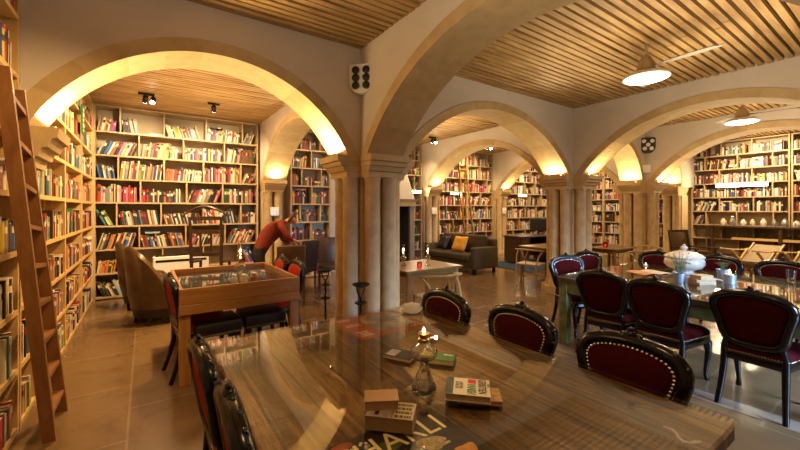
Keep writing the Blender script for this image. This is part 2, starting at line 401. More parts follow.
# pillars: clustered shafts on a square core, stepped cross-shaped capital
def pillar(x, y, faces='nsew', name='pillar', ws=1.0):
    root = bpy.data.objects.new(name, None); C.objects.link(root); root.location = (x, y, 0); struct(root)
    D = {'e': 0, 'n': 90, 'w': 180, 's': 270}
    b = bmesh.new(); bx(b, -.205, .205, -.205, .205, 0, ZS-.23); obj('core', b, 'stone_shaft', root)
    for f in faces:
        R_ = rotz(math.radians(D[f]))
        for o_ in (-.105, .105):
            b = bmesh.new(); p = R_ @ Vector((.285, o_, 0))
            lathe(b, [(.115, .14), (.115, .19), (.098, .22), (.088, .25), (.088, ZS-.27), (.10, ZS-.255), (.10, ZS-.23)], (p.x, p.y, 0), 18)
            obj('shaft', b, 'stone_shaft', root, 40)
    steps = [(z, l, w*ws) for z, l, w in ((ZS-.235, .385, .212), (ZS-.175, .395, .216), (ZS-.17, .42, .225), (ZS-.12, .445, .232), (ZS-.115, .47, .24), (ZS-.07, .485, .245), (ZS-.065, .51, .252), (ZS, .52, .256))]
    b = bmesh.new()
    ex = {f: 1 if f in faces else 0 for f in 'nsew'}
    rs = []
    for z, l, w in steps:
        e = l if ex['e'] else w; w_ = l if ex['w'] else w; n_ = l if ex['n'] else w; s_ = l if ex['s'] else w
        rs.append([Vector(p+(z,)) for p in ((e, -w), (e, w), (w, w), (w, n_), (-w, n_), (-w, w), (-w_, w), (-w_, -w), (-w, -w), (-w, -s_), (w, -s_), (w, -w))])
    rings(b, rs); o = obj('capital', b, 'stone', root)
    b = bmesh.new(); l, w = .42, .235
    rs = [[Vector(p+(z,)) for p in ((l, -w), (l, w), (w, w), (w, l), (-w, l), (-w, w), (-l, w), (-l, -w), (-w, -w), (-w, -l), (w, -l), (w, -w))] for z in (0, .14)]
    rings(b, rs); obj('plinth', b, 'stone_shaft', root)
    return root
for x in (X1, X2, X3):
    pillar(x, YR); pillar(x, YN)
for x in (X1, X2, X3): pillar(x, YF+.165, 's', 'pilaster', .9)
pillar(X4, YP, 'w', 'pilaster', .85)
# pier and stepped corbel on the left wall
b = bmesh.new(); bx(b, XW0, X0, YR-h-.02, YR+h+.02, 1.86, 3.46); struct(obj('wall_pier', b, 'plaster'))
b = bmesh.new()
prof = [(X0, 1.86), (X0+.05, 1.86), (X0+.06, 1.92), (X0+.09, 1.93), (X0+.11, 1.99), (X0+.14, 2.0), (X0+.165, 2.06), (X0+.195, 2.07), (X0+.205, ZS), (X0, ZS)]
prism(b, prof, YR-h-.03, YR+h+.03, 'y'); struct(obj('corbel', b, 'stone'))
# short pier at the right where the last arch lands
# ------------------------------------------------------------------ carved chairs
def back_outline(n=44, k=1.0, dz=0.0):
    """medallion outline of the chair back in the (x, z) plane; k shrinks towards the middle"""
    key = [(0, 0), (.10, .004), (.160, .03), (.178, .09), (.190, .17), (.212, .26), (.232, .335), (.228, .385), (.195, .43), (.13, .455), (.06, .468), (0, .472)]
    pts = [Vector((x, 0, z)) for x, z in key]; L = [0]
    for a, c in zip(pts[:-1], pts[1:]): L.append(L[-1]+(c-a).length)
    half = []
    for i in range(n//2+1):
        s = L[-1]*i/(n//2); j = max(q for q in range(len(L)) if L[q] <= s+1e-9); j = min(j, len(L)-2)
        t = (s-L[j])/(L[j+1]-L[j]); half.append(pts[j].lerp(pts[j+1], t))
    full = half+[Vector((-p.x, 0, p.z)) for p in reversed(half[1:-1])]
    # one smoothing pass
    full = [(full[i-1]+full[i]*2+full[(i+1) % len(full)])/4 for i in range(len(full))]
    full = [Vector((q.x, 0, q.z*.87)) for q in full]
    c = Vector((0, 0, .22))
    return [c+(p-c)*k for p in full]
BZ = .50
LEAN = Matrix.Translation((0, -.215, BZ)) @ Matrix.Rotation(math.radians(9), 4, 'X')
def make_chair(label, group, red='velvet'):
    t = thing('carved_chair', label, 'chair', group=group)
    # frame of the back
    b = bmesh.new(); o = back_outline(44, 1.0); tube(b, o, .032, 8, closed=True, flat=1.1, up=(0, 1, 0))
    rnd = random.Random(3)
    for i, p in enumerate(o):                       # carved beads along the upper rail
        if p.z > .25: ball(b, p+Vector((0, .014, 0))+(p-Vector((0, 0, .22))).normalized()*.016, .014+.006*(i % 2), 1, .8, .8, 6, 4)
    for x, z, r in ((0, .502, .026), (-.035, .494, .02), (.035, .494, .02), (-.066, .482, .016), (.066, .482, .016), (0, .525, .014), (-.095, .475, .013), (.095, .475, .013)):
        ball(b, (x, .006, z-.062), r, 1.15, .9, .75, 8, 6)
    b.transform(LEAN); obj('back_frame', b, 'black_wood', t, 50)
    # upholstered medallion, domed front and back
    b = bmesh.new(); rs = []
    for k, y in ((.02, -.032), (.5, -.030), (.8, -.022), (.9, -.006), (.9, .006), (.8, .026), (.5, .036), (.02, .038)):
        rs.append([p+Vector((0, y, 0)) for p in back_outline(44, k)])
    rings(b, rs); b.transform(LEAN); bk = obj('backrest', b, red, t, 60)
    b = bmesh.new()
    for p in back_outline(64, .835): ball(b, p+Vector((0, .027, 0)), .0068, 1, .7, 1, 5, 4)
    b.transform(LEAN); obj('rivet_trim', b, 'stud', bk, 60)
    # stiles between seat and medallion, running into the back legs
    for s in (-1, 1):
        b = bmesh.new()
        tube(b, [(s*.15, -.215, .56), (s*.165, -.21, .49), (s*.175, -.205, .42), (s*.178, -.215, .30), (s*.185, -.25, .15), (s*.195, -.30, .0)], [.022, .024, .026, .024, .021, .019], 8)
        obj('leg', b, 'black_wood', t, 50)
    def outl(w0, w1, y0, y1, r, n=6):
        cs = [(-w0+r, y0+r, 180), (w0-r, y0+r, 270), (w1-r*1.6, y1-r*1.6, 0), (-w1+r*1.6, y1-r*1.6, 90)]; out = []
        for i, (cx, cy, a0) in enumerate(cs):
            rr = r if i < 2 else r*1.6
            for j in range(n+1):
                a = math.radians(a0+90*j/n); out.append((cx+rr*math.cos(a), cy+rr*math.sin(a)))
        return out
    base = outl(.205, .25, -.225, .245, .045)
    b = bmesh.new(); rs = []
    for k, z in ((.97, .355), (1.0, .365), (1.0, .415), (.97, .425)): rs.append([Vector((x*k, y*k, z)) for x, y in base])
    rings(b, rs); obj('seat_frame', b, 'black_wood', t, 40)
    b = bmesh.new(); rs = []
    for k, z in ((.97, .42), (1.0, .435), (1.0, .46), (.93, .482), (.75, .497), (.4, .505), (.02, .507)): rs.append([Vector((x*k, y*k, z)) for x, y in base])
    rings(b, rs); st = obj('seat', b, red, t, 60)
    b = bmesh.new(); m = len(base)
    P = [Vector((x, y, 0)) for x, y in base]
    for i in range(m):
        A, B_ = P[i], P[(i+1) % m]; q = max(1, int((B_-A).length/.017))
        for j in range(q):
            p = A.lerp(B_, j/q); ball(b, (p.x*1.003, p.y*1.003, .432), .006, 1, 1, 1, 5, 3)
    obj('rivet_trim', b, 'stud', st, 60)
    for s in (-1, 1):                               # cabriole front legs
        b = bmesh.new()
        tube(b, [(s*.205, .20, .41), (s*.222, .222, .34), (s*.225, .232, .26), (s*.212, .222, .14), (s*.205, .218, .06), (s*.212, .235, .018), (s*.214, .24, 0)], [.036, .036, .028, .02, .016, .022, .02], 8)
        ball(b, (s*.225, .235, .36), .026, 1, .8, 1, 8, 6)
        obj('leg', b, 'black_wood', t, 50)
    return t
CH_FG = 'carved chairs around the big plank table'
CH_R = 'carved chairs around the green-legged table'
CH_P = 'carved chairs around the box-sided pine table'
chair0 = make_chair('carved black chair with crimson back, far corner of the plank table by the lamp-lit coffee table', CH_FG)
chair_red = None
used = []
def chair(bxk, byk, face, label, group, proto=None):
    """bxk, byk: where the chair's back stands; face: heading of the seat in degrees (0 = +y)"""
    a = math.radians(face); off = .215
    # local +y (front) -> heading a measured clockwise from +Y
    rz = -a; loc = (bxk+off*math.sin(a), byk+off*math.cos(a), 0)
    src = proto or chair0
    if src not in used:
        used.append(src); src.location = loc; src.rotation_euler = (0, 0, rz); src['label'] = label; src['group'] = group; return src
    return dup(src, loc, rz, label, group)
chair_red = make_chair('x x x x', CH_FG, 'velvet_red')
# around the plank table
chair(1.82, 2.10, -90, 'carved black chair with crimson back nearest the stone pillar, pushed to the plank table', CH_FG)
chair(1.90, 1.48, -88, 'carved black chair with crimson back between two others at the plank table', CH_FG)
chair(1.90, .84, -92, 'carved black chair with studded crimson back nearest the plank table\'s bare corner', CH_FG)
chair(.27, 1.94, 88, 'red-backed carved chair seen edge-on at the plank table, nearer the pine table', CH_FG, chair_red)
chair(.295, 1.34, 92, 'red-backed carved chair seen from behind at the plank table, nearest the camera', CH_FG, chair_red)
# around the green table
chair(3.80, 1.88, 88, 'crimson chair seen from behind at the green-legged corner of the far table', CH_R)
chair(3.74, 1.38, 91, 'crimson chair seen from behind, middle of three along the green-legged table', CH_R)
chair(3.84, .78, 93, 'crimson chair seen from behind, nearest of three along the green-legged table', CH_R)
chair(4.62, 2.74, 205, 'studded carved chair at the green table\'s short end, nearer the green leg', CH_R)
chair(5.32, 2.84, 200, 'studded carved chair at the green table\'s short end, nearer the fluted pillar', CH_R)
chair(6.12, 2.28, -90, 'studded carved chair beyond the green table, left of the white tureen', CH_R)
chair(6.25, 1.62, -92, 'studded carved chair half hidden behind the white tureen', CH_R)
chair(6.25, 1.02, -88, 'studded carved chair beyond the green table, in front of the folding loungers', CH_R)
# around the pine table
chair(.25, 4.02, 84, 'red carved chair seen edge-on at the pine table, beside the leather armchair', CH_P, chair_red)
chair(1.47, 4.42, -91, 'small scarlet-backed chair at the pine table, nearer the stone pillar', CH_P, chair_red)
chair(1.44, 4.92, -88, 'small scarlet-backed chair at the pine table, in front of the bending person', CH_P, chair_red)

# ------------------------------------------------------------------ the plank table
TZ = .774
t = thing('dining_table', 'big weathered plank table with a glass top, in front of the stone pillar', 'table', (0, 0, 0))
tx0, tx1, ty0, ty1 = .30, 1.80, .40, 2.43
b = bmesh.new(); rbox(b, tx0+.012, tx1-.012, ty0+.012, ty1-.012, .695, .760, .006, 1); obj('tabletop', b, 'tabletop', t)
b = bmesh.new(); rbox(b, tx0, tx1, ty0, ty1, .765, TZ, .003, 1); g = obj('glass_top', b, 'tabletop_glass', t); g['label'] = 'clear glass sheet over the planks'
b = bmesh.new()
rnd = random.Random(5)
tube(b, [(1.548, .555, .7612), (1.552, .53, .7612), (1.538, .512, .7612), (1.516, .498, .7612), (1.505, .48, .7612), (1.515, .462, .7612), (1.538, .452, .7612), (1.552, .446, .7612)], [.004, .008, .005, .006, .009, .006, .008, .004], 6, flat=.1)  # flat white squiggle laid on the planks
o = obj('white_squiggle', b, 'text_white', t); o['label'] = 'thin white squiggle on the planks'
for x in (tx0+.10, tx1-.10):
    for y in (ty0+.10, ty1-.10):
        b = bmesh.new(); rbox(b, x-.055, x+.055, y-.055, y+.055, 0, .60, .008, 1); obj('leg', b, 'dark_wood', t)
b = bmesh.new()
for q in ((tx0+.06, tx1-.06, ty0+.06, ty0+.09), (tx0+.06, tx1-.06, ty1-.09, ty1-.06), (tx0+.06, tx0+.09, ty0+.09, ty1-.09), (tx1-.09, tx1-.06, ty0+.09, ty1-.09)):
    bx(b, *q, .60, .695)
obj('apron', b, 'dark_wood', t)

def print_bars(name, xa, xb, y, z, m, t, n, hgt):
    b = bmesh.new(); rnd = random.Random(n)
    for k in range(n):
        x = xa
        while x < xb-.004:
            w = min(xb-x, rnd.uniform(.006, .02)); bx(b, x, x+w*.8, y-hgt, y, z, z+.0003); x += w
        y -= hgt*1.7
    obj(name, b, m, t)
# newspaper and magazine under the glass
t = thing('newspaper', 'open newspaper with brick-red margins lying under the glass at the table\'s far edge', 'newspaper', (1.375, 2.18, .7602))
W, D = .60, .46
b = bmesh.new(); bx(b, -W/2, W/2, -D/2, D/2, 0, .0012); obj('sheet', b, plain('brick_print', (.52, .10, .03), .7, var=.1), t)
b = bmesh.new(); bx(b, -W/2+.17, W/2-.12, -D/2+.07, D/2-.05, .0012, .0016)
m, nt, bs = new_mat('grey_photo'); tc = N(nt, 'ShaderNodeTexCoord'); no = N(nt, 'ShaderNodeTexNoise'); no.inputs['Scale'].default_value = 7; no.inputs['Detail'].default_value = 3
r = ramp(nt, [(.35, (.09, .075, .06)), (.5, (.30, .24, .17)), (.65, (.58, .48, .36))]); nt.links.new(tc.outputs['Object'], no.inputs['Vector']); nt.links.new(no.outputs['Fac'], r.inputs['Fac']); nt.links.new(r.outputs['Color'], bs.inputs['Base Color'])
obj('picture', b, m, t)
b = bmesh.new(); bx(b, W/2-.075, W/2-.004, -D/2+.004, D/2-.004, .0012, .0016); obj('white_column', b, 'paper', t)
b = bmesh.new(); rnd = random.Random(4)
for x_a, x_b in ((-W/2+.02, -W/2+.14), (W/2-.20, W/2-.09)):
    y = D/2-.05
    while y > -D/2+.04:
        if rnd.random() < .75: bx(b, x_a+rnd.uniform(0, .02), x_b-rnd.uniform(0, .05), y, y+.012, .0017, .0020)
        y -= .026
obj('print_lines', b, plain('newsprint_white', (.9, .86, .76), .6, var=.02), t)
t = thing('magazine', 'dark food magazine with large cream title letters under the table glass', 'magazine', (.68, .80, .7602))
W, D = .50, .66
b = bmesh.new(); bx(b, -W/2, W/2, -D/2, D/2, 0, .004)
m, nt, bs = new_mat('dark_cover'); tc = N(nt, 'ShaderNodeTexCoord'); no = N(nt, 'ShaderNodeTexNoise'); no.inputs['Scale'].default_value = 11; no.inputs['Detail'].default_value = 3
r = ramp(nt, [(.4, (.010, .008, .012)), (.58, (.03, .022, .03)), (.7, (.10, .035, .02))]); nt.links.new(tc.outputs['Object'], no.inputs['Vector']); nt.links.new(no.outputs['Fac'], r.inputs['Fac']); nt.links.new(r.outputs['Color'], bs.inputs['Base Color']); bs.inputs['Roughness'].default_value = .3
obj('cover', b, m, t)
text('title_lettering', 'CHARLI', .140, 'text_cream', t, T(-W/2+.03, D/2-.135, .0044), xs=.92)
print_bars('subtitle_bars', -.03, .17, D/2-.175, .0044, 'text_white', t, 2, .012)
def flat_blob(name, cx, cy, rx, ry, mat_, a=0, n=22, wob=.12, seed=1, z=.0044, h=.0008):
    b = bmesh.new(); rnd = random.Random(seed); P = []
    for i in range(n):
        q = 2*PI*i/n; k = 1+wob*math.sin(3*q+seed)+rnd.uniform(-wob, wob)*.4
        x, y = rx*k*math.cos(q), ry*k*math.sin(q); P.append((cx+x*math.cos(a)-y*math.sin(a), cy+x*math.sin(a)+y*math.cos(a)))
    prism(b, P, z, z+h); return obj(name, b, mat_, t)
flat_blob('printed_fruit', .17, .05, .055, .04, plain('orange_print', (.62, .26, .04), .5, var=.35, scale=30), .5, seed=2)
flat_blob('printed_bread', .21, -.045, .06, .035, plain('bread_print', (.50, .36, .18), .5, var=.3, scale=40), .2, seed=4)
flat_blob('printed_grain', .11, .155, .05, .035, plain('grain_print', (.38, .27, .10), .5, var=.5, scale=70), -.3, seed=6)
flat_blob('printed_pepper', -.16, .30, .05, .022, plain('pepper_print', (.50, .10, .02), .5, var=.3, scale=30), .3, seed=3, z=.0041, h=.0003)
flat_blob('printed_herb', -.02, .22, .06, .03, plain('herb_print', (.10, .13, .03), .5, var=.5, scale=50), .1, seed=8, z=.0041, h=.0003)
b = bmesh.new()
for i in range(16):
    q = 2*PI*rnd.random(); rr = .045*math.sqrt(rnd.random()); lathe(b, [(0, 0), (.007, 0), (.007, .001), (0, .001)], (.11+rr*math.cos(q), .035+rr*math.sin(q), .0044), 8)
    lathe(b, [(0, 0), (.006, 0), (.006, .001), (0, .001)], (-.13+.06*rnd.random(), .24+.05*rnd.random(), .0044), 8)
obj('printed_dots', b, 'text_white', t)

# books lying on the table
def flat_book(name, label, loc, rz, L, W, Hh, cover, group=None, soft=True, pages='pages'):
    """L along local x (top to bottom of the cover), W along local y; spine at +y"""
    t = thing(name, label, 'book', loc, rz, group)
    c = .0016
    b = bmesh.new(); bx(b, -L/2+.002, L/2-.002, -W/2+.002, W/2-c, c, Hh-c); obj('pages', b, pages, t)
    b = bmesh.new(); bx(b, -L/2, L/2, -W/2, W/2, 0, c); bx(b, -L/2, L/2, -W/2, W/2, Hh-c, Hh); bx(b, -L/2, L/2, W/2-c, W/2, c, Hh-c)
    obj('cover', b, cover, t); return t
A = math.radians
# thriller paperback, its cover text reading towards the viewer
PB = (1.09, 1.085)
ang = -TH+A(-11)
t = flat_book('paperback', 'worn paperback beneath the cream-covered novel, its picture cover peeping out', (PB[0]+.045*RT[0], PB[1]+.045*RT[1], TZ), ang+A(4), .178, .115, .018, plain('brown_cover', (.33, .17, .06), .4, var=.5, scale=30))
b = bmesh.new(); bx(b, .055, .085, -.05, .05, .018, .0184); obj('cover_picture', b, plain('amber_print', (.50, .27, .08), .4, var=.5, scale=60), t)
t = flat_book('paperback', 'cream paperback with green and black lettering, right of the glass oil lamp', (PB[0], PB[1], TZ+.0186), ang, .178, .118, .028, plain('cream_cover', (.66, .60, .47), .35, var=.04))
z = .0284
b = bmesh.new(); bx(b, -.089, -.058, -.058, .058, z-.0004, z); obj('cover_picture', b, plain('teal_photo', (.05, .075, .055), .4, var=.8, scale=40), t)
b = bmesh.new(); bx(b, .000, .034, .024, .054, z-.0004, z); obj('cover_patch', b, plain('red_print', (.55, .03, .02), .4, var=.1), t)
RD = rotz(-PI/2)
text('title_lettering', 'VANISH', .052, 'text_green', t, T(-.002, .020, z) @ RD, xs=.40)
text('author_lettering', 'GERRITSEN', .046, 'ink', t, T(.043, .056, z) @ RD, xs=.43)
text('author_lettering', 'TESS', .013, 'ink', t, T(.079, .03, z) @ RD, xs=.9)
print_bars('blurb_bars', -.05, -.015, .03, .0281, 'ink', t, 5, .006)

t.scale = (1, 1.22, 1)
# two thick paperbacks, stacked
SB = (.735, 1.115); ang = A(-45)
t = flat_book('paperback', 'thick paperback at the bottom of the pair, a building on its cover', (SB[0], SB[1], TZ), ang, .172, .112, .048, plain('mauve_cover', (.20, .13, .11), .4, var=.3, scale=14), None, True, plain('tan_pages', (.36, .22, .10), .85, var=.12, scale=60))
b = bmesh.new(); bx(b, -.083, .005, -.054, .054, .048, .0484)
obj('cover_picture', b, plain('house_print', (.36, .27, .22), .4, var=.55, scale=22), t)
b = bmesh.new(); prism(b, [(-.055, -.04), (-.04, -.04), (-.04, .0), (-.03, .02), (-.047, .04), (-.064, .02), (-.055, .0)], .0484, .0487); obj('printed_tower', b, 'ink', t)
b = bmesh.new(); bx(b, .012, .083, -.054, .054, .048, .0484); obj('cover_panel', b, plain('gold_print', (.40, .26, .08), .4, var=.1), t)
print_bars('cover_bars', .018, .078, .045, .0486, 'ink', t, 4, .015)
t = flat_book('paperback', 'small coverless-looking paperback lying page edges out on the thick one', (SB[0]-.03+.06*FW[0]-.02*RT[0], SB[1]-.01+.06*FW[1]-.02*RT[1], TZ+.0490), A(-30), .125, .085, .034, plain('brown_paper_cover', (.36, .20, .085), .6, var=.15), None, True, plain('tan_pages2', (.42, .25, .115), .85, var=.12, scale=60))
# green and black books beyond the lamp
t = flat_book('paperback', 'green and yellow paperback beyond the glass oil lamp', (1.235, 1.44, TZ), -TH+A(-16), .17, .105, .024, plain('green_cover', (.035, .17, .02), .35, var=.35, scale=8))
b = bmesh.new(); bx(b, -.084, -.02, -.051, .051, .0238, .0242); obj('cover_panel', b, plain('yellow_print', (.45, .36, .05), .4, var=.35, scale=20), t)
print_bars('cover_bars', .025, .075, .03, .0242, 'text_cream', t, 1, .016)
t = flat_book('paperback', 'black paperback left of the green one, beyond the oil lamp', (1.10, 1.585, TZ), A(-62), .16, .105, .02, 'ink')
b = bmesh.new(); bx(b, -.065, -.01, -.045, .035, .0198, .0202); obj('cover_picture', b, plain('grey_print', (.30, .27, .25), .4, var=.5, scale=40), t)
# glass oil lamp
def oil_lamp(label, loc, chimney, s=1.0, group='glass oil lamps'):
    t = thing('oil_lamp', label, 'lamp', loc, 0, group)
    k = lambda P: [(r*s, z*s) for r, z in P]
    b = bmesh.new(); lathe(b, k([(0, 0), (.052, 0), (.054, .006), (.046, .018), (.036, .045), (.026, .072), (.017, .095), (.014, .103), (.020, .108), (.014, .113), (.017, .118), (.008, .118), (.006, .10), (.013, .088), (.022, .07), (.032, .043), (.041, .018), (.047, .006), (0, .004)]), n=32, lobes=16, amp=.035); obj('foot', b, 'thin_glass' if chimney else 'clear', t, 40)
    b = bmesh.new(); lathe(b, k([(.017, .118), (.040, .126), (.056, .141), (.060, .158), (.053, .176), (.032, .19), (.022, .198), (.019, .196), (.029, .187), (.050, .174), (.057, .158), (.053, .143), (.038, .129), (.01, .122)]), n=32, lobes=12, amp=.03); f = obj('font', b, 'thin_glass' if chimney else 'clear', t, 40)
    b = bmesh.new(); lathe(b, k([(.0, .198), (.022, .198), (.025, .203), (.025, .213), (.019, .218), (.024, .225), (.026, .237), (.0, .239)]), n=20); c = obj('collar', b, 'brass', t, 40)
    b = bmesh.new(); lathe(b, k([(.0, .240), (.006, .243), (.007, .249), (.004, .257), (.0, .264)]), n=10); obj('flame', b, 'flame', t, 60)
    if chimney:
        b = bmesh.new(); lathe(b, k([(.024, .237), (.030, .255), (.040, .28), (.038, .30), (.026, .335), (.022, .37), (.024, .40), (.030, .425), (.028, .425), (.022, .40), (.020, .37), (.024, .335), (.036, .30), (.038, .28), (.028, .255), (.022, .238)]), n=24); obj('chimney', b, 'thin_glass', t, 50)
    l = bpy.data.lights.new('flame_light', 'POINT'); l.energy = 1.2; l.color = (1, .62, .28); l.shadow_soft_size = .02
    lo = bpy.data.objects.new('flame_light', l); C.objects.link(lo); lo.location = (loc[0], loc[1], loc[2]+.30*s)
    return t
oil_lamp('ribbed glass oil lamp without chimney on the plank table', (.995, 1.255, TZ), False, 1.0)
oil_lamp('glass oil lamp with tall chimney standing on the box-sided pine table', (.80, 4.02, .807), True, 1.0)
oil_lamp('glass oil lamp with chimney near the edge of the light wood coffee table', (3.28, 4.05, .752), True, .72)
oil_lamp('glass oil lamp with chimney beside the pillar on the coffee table', (2.98, 4.22, .752), True, .72)
# scalloped white ornament at the far edge
t = thing('shell_ornament', 'white scalloped shell ornament at the plank table\'s far corner', 'ornament', (1.66, 2.24, TZ), A(60))
b = bmesh.new(); rs = []
for i in range(9):
    u = i/8; w = .075*math.sin(PI*min(1, u*.85+.08))**.7; zt = .012+.05*math.sin(PI*u*.8)
    ring = []
    for j in range(24):
        q = 2*PI*j/24; rib = 1+.12*math.cos(8*q)
        ring.append(Vector((-.07+.15*u, w*rib*math.cos(q), max(0.0, zt*(.5+.5*math.sin(q)*rib)))))
    rs.append(ring)
rings(b, rs); obj('shell', b, 'ceramic', t, 60)
for i in range(4):
    b = bmesh.new(); tube(b, [(.06, -.05+.033*i, .02), (.10, -.06+.04*i, .02), (.125, -.065+.043*i, .008)], [.014, .012, .006], 8); obj('shell_rib', b, 'ceramic', t, 60)

# ------------------------------------------------------------------ green-legged table
t = thing('dining_table', 'wide plank table on distressed green legs with a glass top and white tureen', 'table')
gx0, gx1, gy0, gy1 = 3.95, 5.96, .15, 2.50
b = bmesh.new(); rbox(b, gx0+.01, gx1-.01, gy0+.01, gy1-.01, .70, .760, .006, 1); obj('tabletop', b, 'tabletop_green', t)
b = bmesh.new(); rbox(b, gx0, gx1, gy0, gy1, .765, TZ, .003, 1); o = obj('glass_top', b, 'tabletop_glass', t); o['label'] = 'clear glass sheet over the planks'
for x in (gx0+.07, gx1-.07):
    for y in (gy0+.07, gy1-.07):
        b = bmesh.new(); rbox(b, x-.05, x+.05, y-.05, y+.05, 0, .70, .008, 1); obj('leg', b, 'green_paint', t)
b = bmesh.new()
for q in ((gx0+.03, gx1-.03, gy0+.03, gy0+.06), (gx0+.03, gx1-.03, gy1-.06, gy1-.03), (gx0+.03, gx0+.06, gy0+.06, gy1-.06), (gx1-.06, gx1-.03, gy0+.06, gy1-.06)): bx(b, *q, .585, .70)
obj('apron', b, 'green_paint', t)
# tureen
t = thing('tureen', 'large white lidded soup tureen on the green-legged table', 'tureen', (5.35, 1.70, TZ), A(20))
b = bmesh.new(); lathe(b, [(0, 0), (.11, 0), (.115, .012), (.09, .03), (.10, .045), (.17, .075), (.205, .12), (.20, .165), (.185, .19), (.20, .198), (.195, .205), (.0, .206)], n=40, lobes=10, amp=.02); obj('bowl', b, 'ceramic', t, 50)
b = bmesh.new(); lathe(b, [(.205, .206), (.20, .214), (.165, .235), (.10, .262), (.045, .275), (.0, .278)], n=40, lobes=10, amp=.015)
lid = obj('lid', b, 'ceramic', t, 50)
b = bmesh.new(); lathe(b, [(.028, .275), (.02, .285), (.035, .298), (.04, .312), (.028, .326), (.014, .333), (.018, .343), (.0, .355)], n=16); obj('knob', b, 'ceramic', lid, 50)
for s in (-1, 1):
    b = bmesh.new(); tube(b, [(s*.19, -.05, .15), (s*.245, -.045, .165), (s*.26, 0, .168), (s*.245, .045, .165), (s*.19, .05, .15)], .014, 8); obj('handle', b, 'ceramic', t, 50)
# potted plants
def pot_plant(name, label, loc, hh, leafm, n, spread, seed):
    t = thing(name, label, 'plant', loc, 0, 'potted herbs on the green table')
    b = bmesh.new(); lathe(b, [(0, 0), (.048, 0), (.058, .085), (.062, .088), (.062, .095), (.056, .095), (.053, .08), (0, .08)], n=20); obj('pot', b, 'zinc', t, 40)
    b = bmesh.new(); rnd = random.Random(seed)
    for i in range(n):
        a = rnd.uniform(0, 2*PI); r = spread*rnd.uniform(.3, 1); hz = hh*rnd.uniform(.55, 1)
        p0 = Vector((.03*math.cos(a)*rnd.random(), .03*math.sin(a)*rnd.random(), .08)); p2 = Vector((r*math.cos(a), r*math.sin(a), .08+hz)); p1 = (p0+p2)/2+Vector((-.01*math.cos(a), -.01*math.sin(a), .03))
        tube(b, [p0, p1, p2], [.0022, .0018, .001], 4)
        for j in range(7):
            u = .25+.75*j/7; p = p0.lerp(p1, min(1, u*2)) if u < .5 else p1.lerp(p2, u*2-1); q = rnd.uniform(0, 2*PI)
            d = Vector((math.cos(q), math.sin(q), .5))*.022; s = d.cross(Vector((0, 0, 1))).normalized()*.004
            vs = [b.verts.new(x) for x in (p, p+d*.5+s, p+d, p+d*.5-s)]; b.faces.new(vs)
    o = obj('foliage', b, leafm, t)
    return t
pot_plant('potted_lavender', 'tall wispy herb in a zinc pot in front of the tureen', (4.68, 1.53, TZ), .24, 'lavender', 34, .12, 1)
pot_plant('potted_herb', 'low green herb in a zinc pot right of the tureen', (5.36, 1.34, TZ), .10, 'leaf', 26, .08, 2)
# small books beside the plants
for i, (l, w, hh, c, dx, rz_, lab) in enumerate(((.20, .14, .022, (.30, .20, .10), 0, 8, 'bottom brown book of the small stack beside the zinc pot'), (.19, .13, .03, (.55, .45, .28), .004, -4, 'middle cream book of the small stack beside the zinc pot'), (.17, .115, .038, (.46, .30, .13), -.006, 14, 'top tan book of the small stack beside the zinc pot'))):
    zz = TZ+(0, .0224, .0528)[i]
    flat_book('hardback', lab, (4.76+dx, 1.36, zz), -TH+A(rz_), l, w, hh, plain('stack_cover', c, .5), 'small book stack on the green table')
t = thing('magazine', 'open magazine with orange pages left of the tureen', 'magazine', (5.05, 1.96, TZ), -TH+A(12))
for s in (-1, 1):
    b = bmesh.new(); n = 6
    rs = [[Vector((s*.21*i/n, y, .004+.010*math.sin(PI*i/n)+dz)) for y, dz in ((-.14, 0), (.14, 0), (.14, -.004), (-.14, -.004))] for i in range(n+1)]
    rings(b, rs); pg = obj('page', b, plain('orange_page' if s < 0 else 'pale_page', (.50, .20, .07) if s < 0 else (.62, .46, .30), .5, var=.35, scale=18), t)
t = thing('menu_card', 'pale folded card lying between zinc pot and candle cup', 'card', (5.10, 1.38, TZ), -TH+A(-20))
b = bmesh.new(); prism(b, [(-.11, 0), (.11, 0), (.11, .002), (.02, .016), (-.11, .005)], -.075, .075, 'y'); obj('card_sheet', b, plain('bluish_card', (.50, .52, .52), .6), t)
def tealight(label, loc, r=.02):
    t = thing('tealight', label, 'candle', loc, 0, 'lit tealights')
    b = bmesh.new(); lathe(b, [(0, 0), (r, 0), (r, .016), (r-.002, .016), (r-.002, .012), (0, .012)], n=16); obj('cup', b, 'steel', t, 40)
    b = bmesh.new(); lathe(b, [(0, .013), (.006, .018), (.007, .026), (.003, .037), (0, .045)], n=8); obj('flame', b, 'flame', t, 60)
    return t
tealight('lit tealight alone on the green table, left of the orange magazine', (5.62, 2.22, TZ), .03)
t = thing('candle_cup', 'zinc candle cup with a lit candle beside the crimson chair back', 'candle', (5.02, 1.20, TZ))
b = bmesh.new(); lathe(b, [(0, 0), (.05, 0), (.055, .09), (.05, .09), (.046, .01), (0, .01)], n=20); obj('cup', b, 'zinc', t, 40)
b = bmesh.new(); lathe(b, [(0, .011), (.035, .011), (.035, .095), (0, .095)], n=16); obj('candle_stick', b, 'wax', t, 40)
b = bmesh.new(); lathe(b, [(0, .096), (.009, .103), (.011, .115), (.005, .135), (0, .15)], n=8); obj('flame', b, 'flame', t, 60)
for i, (x, y, rr, lab) in enumerate(((5.72, .86, .045, 'clear drinking glass on the green table, farther one by the studded chair'), (5.5, .66, .05, 'clear drinking glass on the green table, nearer one by the frame edge'))):
    t = thing('drinking_glass', lab, 'glass', (x, y, TZ), 0, 'drinking glasses on the green table')
    b = bmesh.new(); lathe(b, [(0, 0), (rr*.7, 0), (rr*.8, .03), (rr, .12), (rr-.003, .12), (rr*.75, .03), (0, .008)], n=20); obj('bowl', b, 'clear', t, 40)

